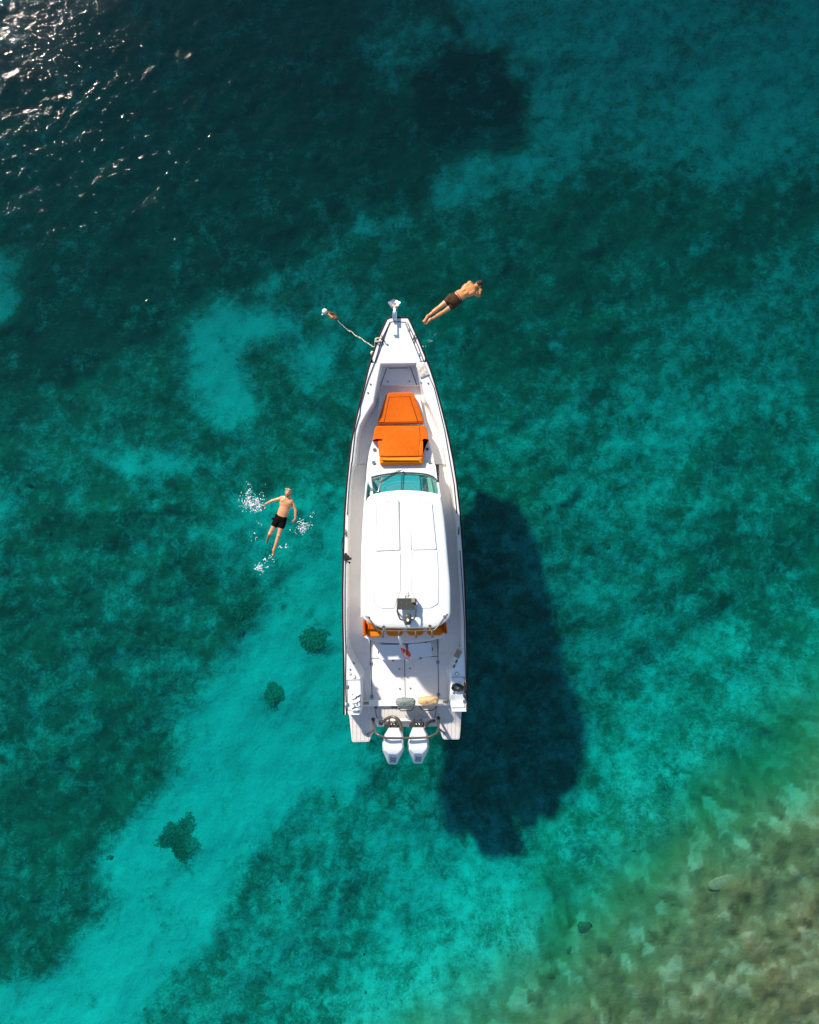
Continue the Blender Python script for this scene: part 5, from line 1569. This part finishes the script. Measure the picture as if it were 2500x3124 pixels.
def head(c, crown, face):
    """c: centre of the skull; crown: towards the top; face: towards the nose"""
    M = frame(crown, face); X, T, U = M.col[0], M.col[1], M.col[2]   # X right, T crown, U face
    c = Vector(c)
    P = [ell_v(c + T * 0.025 - U * 0.01, 0.078, 0.095, 0.098, M), ell_v(c - T * 0.035 + U * 0.022, 0.062, 0.085, 0.068, M),
         ell_v(c - T * 0.095 + U * 0.062, 0.030, 0.022, 0.024, M)]
    P.append(cone_v(c + T * 0.012 + U * 0.088, c - T * 0.030 + U * 0.108, 0.011, 0.015, n=8))
    for s in (-1, 1):
        P.append(ell_v(c + X * s * 0.078 - T * 0.012 - U * 0.01, 0.012, 0.032, 0.020, M))
        P.append(ell_v(c + X * s * 0.032 + T * 0.022 + U * 0.080, 0.026, 0.009, 0.012, M))
        P.append(ell_v(c + X * s * 0.040 - T * 0.025 + U * 0.066, 0.022, 0.022, 0.016, M))
    P.append(ell_v(c - T * 0.062 + U * 0.088, 0.022, 0.006, 0.008, M)); P.append(ell_v(c - T * 0.074 + U * 0.086, 0.020, 0.007, 0.008, M))
    return P, M
def face_bits(parent, c, M, eye_open=True):
    X, T, U = M.col[0], M.col[1], M.col[2]
    for s in (-1, 1):
        v, f = ell_v(Vector(c) + X * s * 0.032 + T * 0.008 + U * 0.080, 0.014, 0.007, 0.008, M)
        mesh_obj('eye', v, f, 'hair_dark', parent, True)
    v, f = ell_v(Vector(c) - T * 0.067 + U * 0.092, 0.020, 0.004, 0.005, M)
    mesh_obj('mouth', v, f, 'red', parent, True)

# --- the swimmer floating on his back
sw = empty('person', W(862, 1570, -0.035), 0, 'bearded man in black swimming shorts floating on his back with a mask on his forehead', 'person')
so = sw.location.copy()
def S(px, py, z): return W(px, py, z - 0.035) - so
up = Vector((0, 0, 1))
neck = S(877.5, 1517, 0.10); chest = S(872, 1538, 0.07); belly = S(865, 1560, 0.06); pelvis = S(855.5, 1585, 0.04)
axis_b = (neck - pelvis).normalized(); side = axis_b.cross(up).normalized()          # points to the picture's right
sh_l = S(858, 1520.5, 0.08); sh_r = S(889, 1528.5, 0.08)
el_l = S(831, 1527.5, 0.05); wr_l = S(807, 1539, 0.03)
el_r = S(902, 1556, 0.05); wr_r = S(901.5, 1582, 0.03)
hip_l = S(846, 1587, 0.03); hip_r = S(863, 1591.5, 0.03)
kn_l = S(824, 1628, 0.05); an_l = S(817, 1644, -0.14)
kn_r = S(850.5, 1634, 0.055); an_r = S(835.5, 1679, 0.02)
Mb = frame(axis_b, up)
B = []
B.append(ell_v(chest + axis_b * 0.03, 0.185, 0.19, 0.105, Mb)); B.append(ell_v(belly, 0.155, 0.20, 0.095, Mb)); B.append(ell_v(pelvis + axis_b * 0.02, 0.165, 0.15, 0.10, Mb))
B.append(cone_v(belly + axis_b * 0.1, pelvis, 0.145, 0.15, 0.62, up))
for s in (-1, 1):
    B.append(ell_v(chest + side * s * 0.085 + axis_b * 0.075 + up * 0.062, 0.085, 0.065, 0.045, Mb))
    B.append(cone_v(neck + side * s * 0.03 - axis_b * 0.01, (sh_r if s > 0 else sh_l) + axis_b * 0.015, 0.055, 0.055, 0.8, up))
B.append(cone_v(neck - axis_b * 0.05, neck + axis_b * 0.07 + up * 0.01, 0.062, 0.056))
for sh, el, wr in ((sh_l, el_l, wr_l), (sh_r, el_r, wr_r)):
    B.append(ell_v(sh, 0.062, 0.062, 0.06))
    B.append(cone_v(sh, el, 0.052, 0.040)); B.append(cone_v(sh.lerp(el, .3), sh.lerp(el, .6), 0.052, 0.048))
    B.append(cone_v(el, wr, 0.042, 0.026)); B.append(cone_v(el.lerp(wr, .12), el.lerp(wr, .4), 0.043, 0.038))
B += hand(wr_l, S(802, 1550, -0.02) - wr_l, (-0.4, 0.2, 0.9), 0.5, 0.15, -1)
B += hand(wr_r, S(894, 1594, 0.0) - wr_r, (0.3, 0.0, 0.9), 0.9, 0.15, -1)
for hp, kn, an in ((hip_l, kn_l, an_l), (hip_r, kn_r, an_r)):
    B.append(cone_v(hp, kn, 0.088, 0.056)); B.append(cone_v(hp, hp.lerp(kn, .5), 0.092, 0.078))
    B.append(ell_v(kn + up * 0.008, 0.058, 0.062, 0.056))
    B.append(cone_v(kn, an, 0.052, 0.036)); B.append(cone_v(kn.lerp(an, .15) - up * 0.01, kn.lerp(an, .45) - up * 0.012, 0.058, 0.052))
B += foot(an_l, S(813, 1658, -0.20) - an_l, (0.1, 0.2, 1), 0.19)
B += foot(an_r, S(836.5, 1698, 0.03) - an_r, (0.35, 0.4, 0.8), 0.18)
hc = S(879.5, 1502, 0.145)
crown = (S(882.5, 1490, 0.15) - S(876, 1516, 0.12)).normalized(); face = (up * 0.93 - axis_b * 0.30).normalized()
Hp, Mh = head(hc, crown, face)
body = fuse('body', B + Hp, 'skin_fair', sw, 0.0075, 5)
face_bits(sw, hc, Mh)
X, T, U = Mh.col[0], Mh.col[1], Mh.col[2]
hairp = [ell_v(hc + T * 0.045 - U * 0.022, 0.080, 0.085, 0.092, Mh)]
fuse('hair', hairp, 'hair_brown', sw, 0.008, 2)
bd = [ell_v(hc - T * 0.098 + U * 0.060, 0.040, 0.022, 0.030, Mh), ell_v(hc - T * 0.055 + U * 0.098, 0.026, 0.006, 0.008, Mh)]
for s in (-1, 1): bd.append(cone_v(hc - T * 0.098 + U * 0.055 + X * s * 0.02, hc - T * 0.045 + U * 0.012 + X * s * 0.068, 0.020, 0.010, n=8))
fuse('beard', bd, 'hair_brown', sw, 0.006, 2)
mk = hc + T * 0.085 + U * 0.055
Mm = frame(T, (U * 0.7 + T * 0.7))
v, f = ell_v(mk, 0.095, 0.030, 0.042, frame(T, U)); mk_o = mesh_obj('diving_mask', v, f, 'mask_frame', sw, True)
for s in (-1, 1):
    v, f = ell_v(mk + X * s * 0.040 + U * 0.030 + T * 0.008, 0.036, 0.024, 0.016, frame(T, U)); mesh_obj('lens', v, f, 'mask_lens', mk_o, True)
tube('mask_strap', [mk - X * 0.09, mk - X * 0.08 - U * 0.08, mk - U * 0.13, mk + X * 0.08 - U * 0.08, mk + X * 0.09], 0.010, 'hair_dark', mk_o, 6, 4)
tube('cord', [S(868.5, 1509, .13), S(872, 1521, .155), S(869, 1526, .165), S(858, 1530, .12)], 0.007, 'hair_brown', sw, 6, 4)
# shorts
Q = [ell_v(pelvis + axis_b * 0.015, 0.185, 0.135, 0.122, Mb)]
for hp, kn in ((hip_l, kn_l), (hip_r, kn_r)):
    Q.append(cone_v(hp, hp.lerp(kn, .34), 0.108, 0.100, 0.95, up, 16)); 
Q.append(cone_v(pelvis + axis_b * 0.07 - side * 0.11, pelvis + axis_b * 0.07 + side * 0.11, 0.07, 0.07, 1.25, up))
Q.append(cone_v(S(832, 1582, .03), S(840, 1585, .03), 0.035, 0.06))
fuse('swim_shorts', Q, 'shorts_black', sw, 0.010, 3)

# --- the diver, stretched out over the water
dv = empty('person', W(1390, 920, 1.35), 0, 'man in dark brown shorts diving head first off the bow', 'person')
do = dv.location.copy()
def D(px, py, z): return W(px, py, z) - do
nk = D(1443, 877, 1.32); ch = D(1430, 884, 1.36); wa_ = D(1403, 901, 1.45); pe = D(1386, 914, 1.47)
ab = (nk - pe).normalized(); sd = ab.cross(up).normalized(); dn = -up
Mb = frame(ab, up)
s_l = D(1433.5, 864, 1.34); s_r = D(1451, 895.5, 1.30)
e_l = D(1449, 872, 1.02); w_l = D(1456, 883, 0.88)
e_r = D(1462, 903, 1.12); w_r = D(1465, 896, 0.98)
h_l = D(1377, 909, 1.46); h_r = D(1389, 925, 1.43)
k_l = D(1341, 937, 1.43); k_r = D(1354, 951, 1.38)
a_l = D(1304, 966, 1.44); a_r = D(1312, 976, 1.40)
B = []
B.append(ell_v(ch, 0.190, 0.21, 0.110, Mb)); B.append(ell_v(wa_, 0.150, 0.20, 0.092, Mb)); B.append(ell_v(pe, 0.162, 0.15, 0.112, Mb)); B.append(cone_v(ch, pe + ab * 0.09, 0.145, 0.138, 0.62, up))
for s in (-1, 1):
    B.append(ell_v(ch + sd * s * 0.105 + ab * 0.02 + up * 0.060, 0.068, 0.115, 0.045, Mb))     # shoulder blades
    B.append(cone_v(wa_ + sd * s * 0.045 + up * 0.055, ch + sd * s * 0.05 + up * 0.065, 0.04, 0.045, 0.8, up))
    B.append(cone_v(nk + sd * s * 0.02, s_r if s > 0 else s_l, 0.055, 0.058, 0.8, up))
hcd = D(1461, 867.5, 1.25)
B.append(cone_v(nk, hcd - (hcd - nk) * 0.25, 0.062, 0.055))
for sh, el, wr in ((s_l, e_l, w_l), (s_r, e_r, w_r)):
    B.append(ell_v(sh, 0.066, 0.066, 0.062)); B.append(cone_v(sh, el, 0.055, 0.042)); B.append(cone_v(sh.lerp(el, .25), sh.lerp(el, .6), 0.055, 0.05))
    B.append(cone_v(el, wr, 0.043, 0.027)); B.append(cone_v(el.lerp(wr, .12), el.lerp(wr, .4), 0.044, 0.038))
B += hand(w_r, D(1466.5, 887, 0.98) - w_r, (0.5, -0.1, 0.8), 0.8, 0.2, -1)
B += hand(w_l, D(1461, 889, 0.76) - w_l, (0.5, 0.3, 0.8), 0.6, 0.2, 1)
for hp, kn, an in ((h_l, k_l, a_l), (h_r, k_r, a_r)):
    B.append(cone_v(hp, kn, 0.090, 0.055)); B.append(cone_v(hp, hp.lerp(kn, .5), 0.094, 0.076)); B.append(ell_v(hp + up * 0.03, 0.105, 0.105, 0.095))
    B.append(cone_v(kn, an, 0.052, 0.033)); B.append(cone_v(kn.lerp(an, .15) + up * 0.012, kn.lerp(an, .48) + up * 0.014, 0.056, 0.054))
B += foot(a_l, D(1291, 987, 1.42) - a_l, (-0.3, -0.3, -0.85), 0.19)
B += foot(a_r, D(1296, 992, 1.38) - a_r, (-0.2, -0.4, -0.85), 0.19)
cr = (ab * 0.85 - up * 0.5 + Vector((0.1, -0.15, 0))).normalized(); fc = (ab * 0.35 + dn * 0.95 + Vector((0.15, -0.3, 0))).normalized()
Hp, Mh = head(hcd, cr, fc)
bd_ = fuse('body', B + Hp, 'skin_tan', dv, 0.0075, 5)
face_bits(dv, hcd, Mh)
X, T, U = Mh.col[0], Mh.col[1], Mh.col[2]
fuse('hair', [ell_v(hcd + T * 0.034 - U * 0.022, 0.084, 0.096, 0.098, Mh), ell_v(hcd - T * 0.01 - U * 0.045, 0.072, 0.08, 0.065, Mh)], 'hair_dark', dv, 0.008, 2)
Q = [ell_v(pe, 0.192, 0.150, 0.140, Mb), ell_v((h_l + h_r) / 2 + up * 0.02 - ab * 0.03, 0.13, 0.12, 0.11, Mb), cone_v(pe + ab * 0.075 - sd * 0.09, pe + ab * 0.075 + sd * 0.09, 0.075, 0.075, 1.2, up)]
for hp, kn in ((h_l, k_l), (h_r, k_r)):
    Q.append(cone_v(hp, hp.lerp(kn, .36), 0.108, 0.094, 1.0, up, 16)); Q.append(ell_v(hp + up * 0.03, 0.115, 0.115, 0.105))
fuse('swim_shorts', Q, 'shorts_brown', dv, 0.009, 3)
wpts = [pe + ab * 0.150 + sd * 0.170 * math.cos(a) + up * 0.112 * math.sin(a) for a in np.linspace(0, 2 * math.pi, 17)]
tube('waistband', wpts, 0.012, 'waistband', dv, 6)
# pale skin just below the hems, left by longer days in shorts
def tan_line(o, hips, lo=0.30, hi=0.62):
    me = o.data
    co = np.zeros(len(me.vertices) * 3, np.float32); me.vertices.foreach_get('co', co); co = co.reshape(-1, 3)
    val = np.zeros(len(co), np.float32)
    for hp, kn in hips:
        d = np.array(kn - hp); L2 = float(d @ d)
        t = (co - np.array(hp)) @ d / L2
        dist = np.linalg.norm(co - np.array(hp) - np.clip(t, 0, 1)[:, None] * d, axis=1)
        val = np.maximum(val, np.where(dist < 0.13, 1 - sstep(lo + 0.18, hi, t), 0) * (t > 0.1))
    a = me.attributes.new('tan', 'FLOAT', 'POINT'); a.data.foreach_set('value', val.astype(np.float32))
tan_line(bd_, ((h_l, k_l), (h_r, k_r)))
tan_line(body, ((hip_l, kn_l), (hip_r, kn_r)), -0.2, 0.0)

# ------------------------------------------------------------------ splashes
def splash(name, spots, label, seed):
    r = random.Random(seed)
    parts = []
    for cx, cy, rx, ry, cnt, smin, smax, zt_ in spots:
        for k in range(max(4, int(cnt * 0.22))):
            a = r.uniform(0, 2 * math.pi); q = r.random() ** 0.6
            x = cx + 1.45 * rx * q * math.cos(a); y = cy + 1.45 * ry * q * math.sin(a)
            s = 0.82 * r.uniform(smin, smax) * (1.0 if r.random() < 0.8 else 1.5)
            z = 0.015 + r.random() ** 2 * zt_
            th = r.uniform(0, 3.14)
            v, f = ball_v((0, 0, 0), s, 6, 4, (r.uniform(1, 1.9), r.uniform(.6, 1), .7))
            R = Matrix.Rotation(th, 3, 'Z'); c = W(x, y, z)
            parts.append(([c + R @ p for p in v], f))
    for cx, cy, rx, ry, cnt, smin, smax, zt_ in spots:
        for k in range(cnt // 9):
            a = r.uniform(0, 6.28); x = cx + rx * 0.8 * math.cos(a) * r.random(); y = cy + ry * 0.8 * math.sin(a) * r.random()
            pts = []; th = r.uniform(0, 6.28)
            for q in range(5):
                pts.append(W(x, y, 0.012 + 0.4 * zt_ * r.random() * (q in (1, 2, 3))))
                th += r.uniform(-.8, .8); x += r.uniform(1.5, 4) * math.cos(th); y += r.uniform(1.5, 4) * math.sin(th)
            pts = catmull(pts, 3)
            w_ = r.uniform(smin, smax) * 0.55
            parts.append(tube_v(pts, [w_ * (0.25 + r.random() * 0.9) for _ in pts], 5))
    V, F = merge(parts)
    c = W(spots[0][0], spots[0][1], 0)
    o = mesh_obj(name, [v - c for v in V], F, 'foam', None, True)
    o.location = c
    tag(o, label, 'splash', None, 'stuff')
splash('splash', [(758, 1505, 7, 22, 90, .006, .020, .2), (762, 1533, 12, 12, 130, .006, .022, .15), (742, 1530, 14, 22, 70, .005, .016, .15), (787, 1524, 14, 16, 110, .006, .018, .2), (775, 1550, 26, 12, 110, .005, .016, .1), (785, 1545, 16, 14, 160, .006, .020, .06), (764, 1478, 10, 14, 10, .008, .026, .2), (790, 1510, 30, 40, 40, .004, .010, .2)],
       'white spray and foam thrown up beside the swimmer\'s outstretched hand', 11)
splash('splash', [(922, 1610, 8, 16, 150, .006, .018, .1), (936, 1604, 14, 10, 80, .005, .015, .15), (917, 1590, 3, 8, 24, .006, .016, .1), (953, 1570, 8, 8, 12, .006, .016, .2), (900, 1618, 14, 8, 12, .006, .014, .05)],
       'small white splash below the swimmer\'s bent right arm', 12)
splash('splash', [(789, 1727, 10, 6, 60, .008, .022, .06), (795, 1735, 4, 10, 30, .008, .02, .05), (778, 1732, 8, 4, 10, .01, .02, .04), (812, 1712, 8, 4, 14, .008, .022, .05), (814, 1731, 8, 3, 8, .008, .02, .04), (835, 1710, 8, 4, 8, .006, .016, .04), (797, 1755, 14, 12, 12, .006, .016, .04), (870, 1668, 8, 5, 14, .01, .028, .04), (857, 1672, 5, 4, 8, .01, .024, .04), (790, 1600, 24, 10, 12, .006, .018, .04), (775, 1640, 16, 14, 12, .008, .022, .04), (833, 1698, 12, 6, 16, .006, .016, .04)],
       'broken flecks of foam on the water around the swimmer\'s feet', 13)
splash('splash', [(1311, 1037, 8, 5, 16, .004, .010, .5), (1330, 1020, 14, 12, 10, .003, .007, .8), (1294, 1056, 5, 5, 4, .005, .012, .3), (1300, 1040, 40, 24, 10, .003, .006, .4)],
       'a few water drops falling beside the starboard bow below the diver', 14)
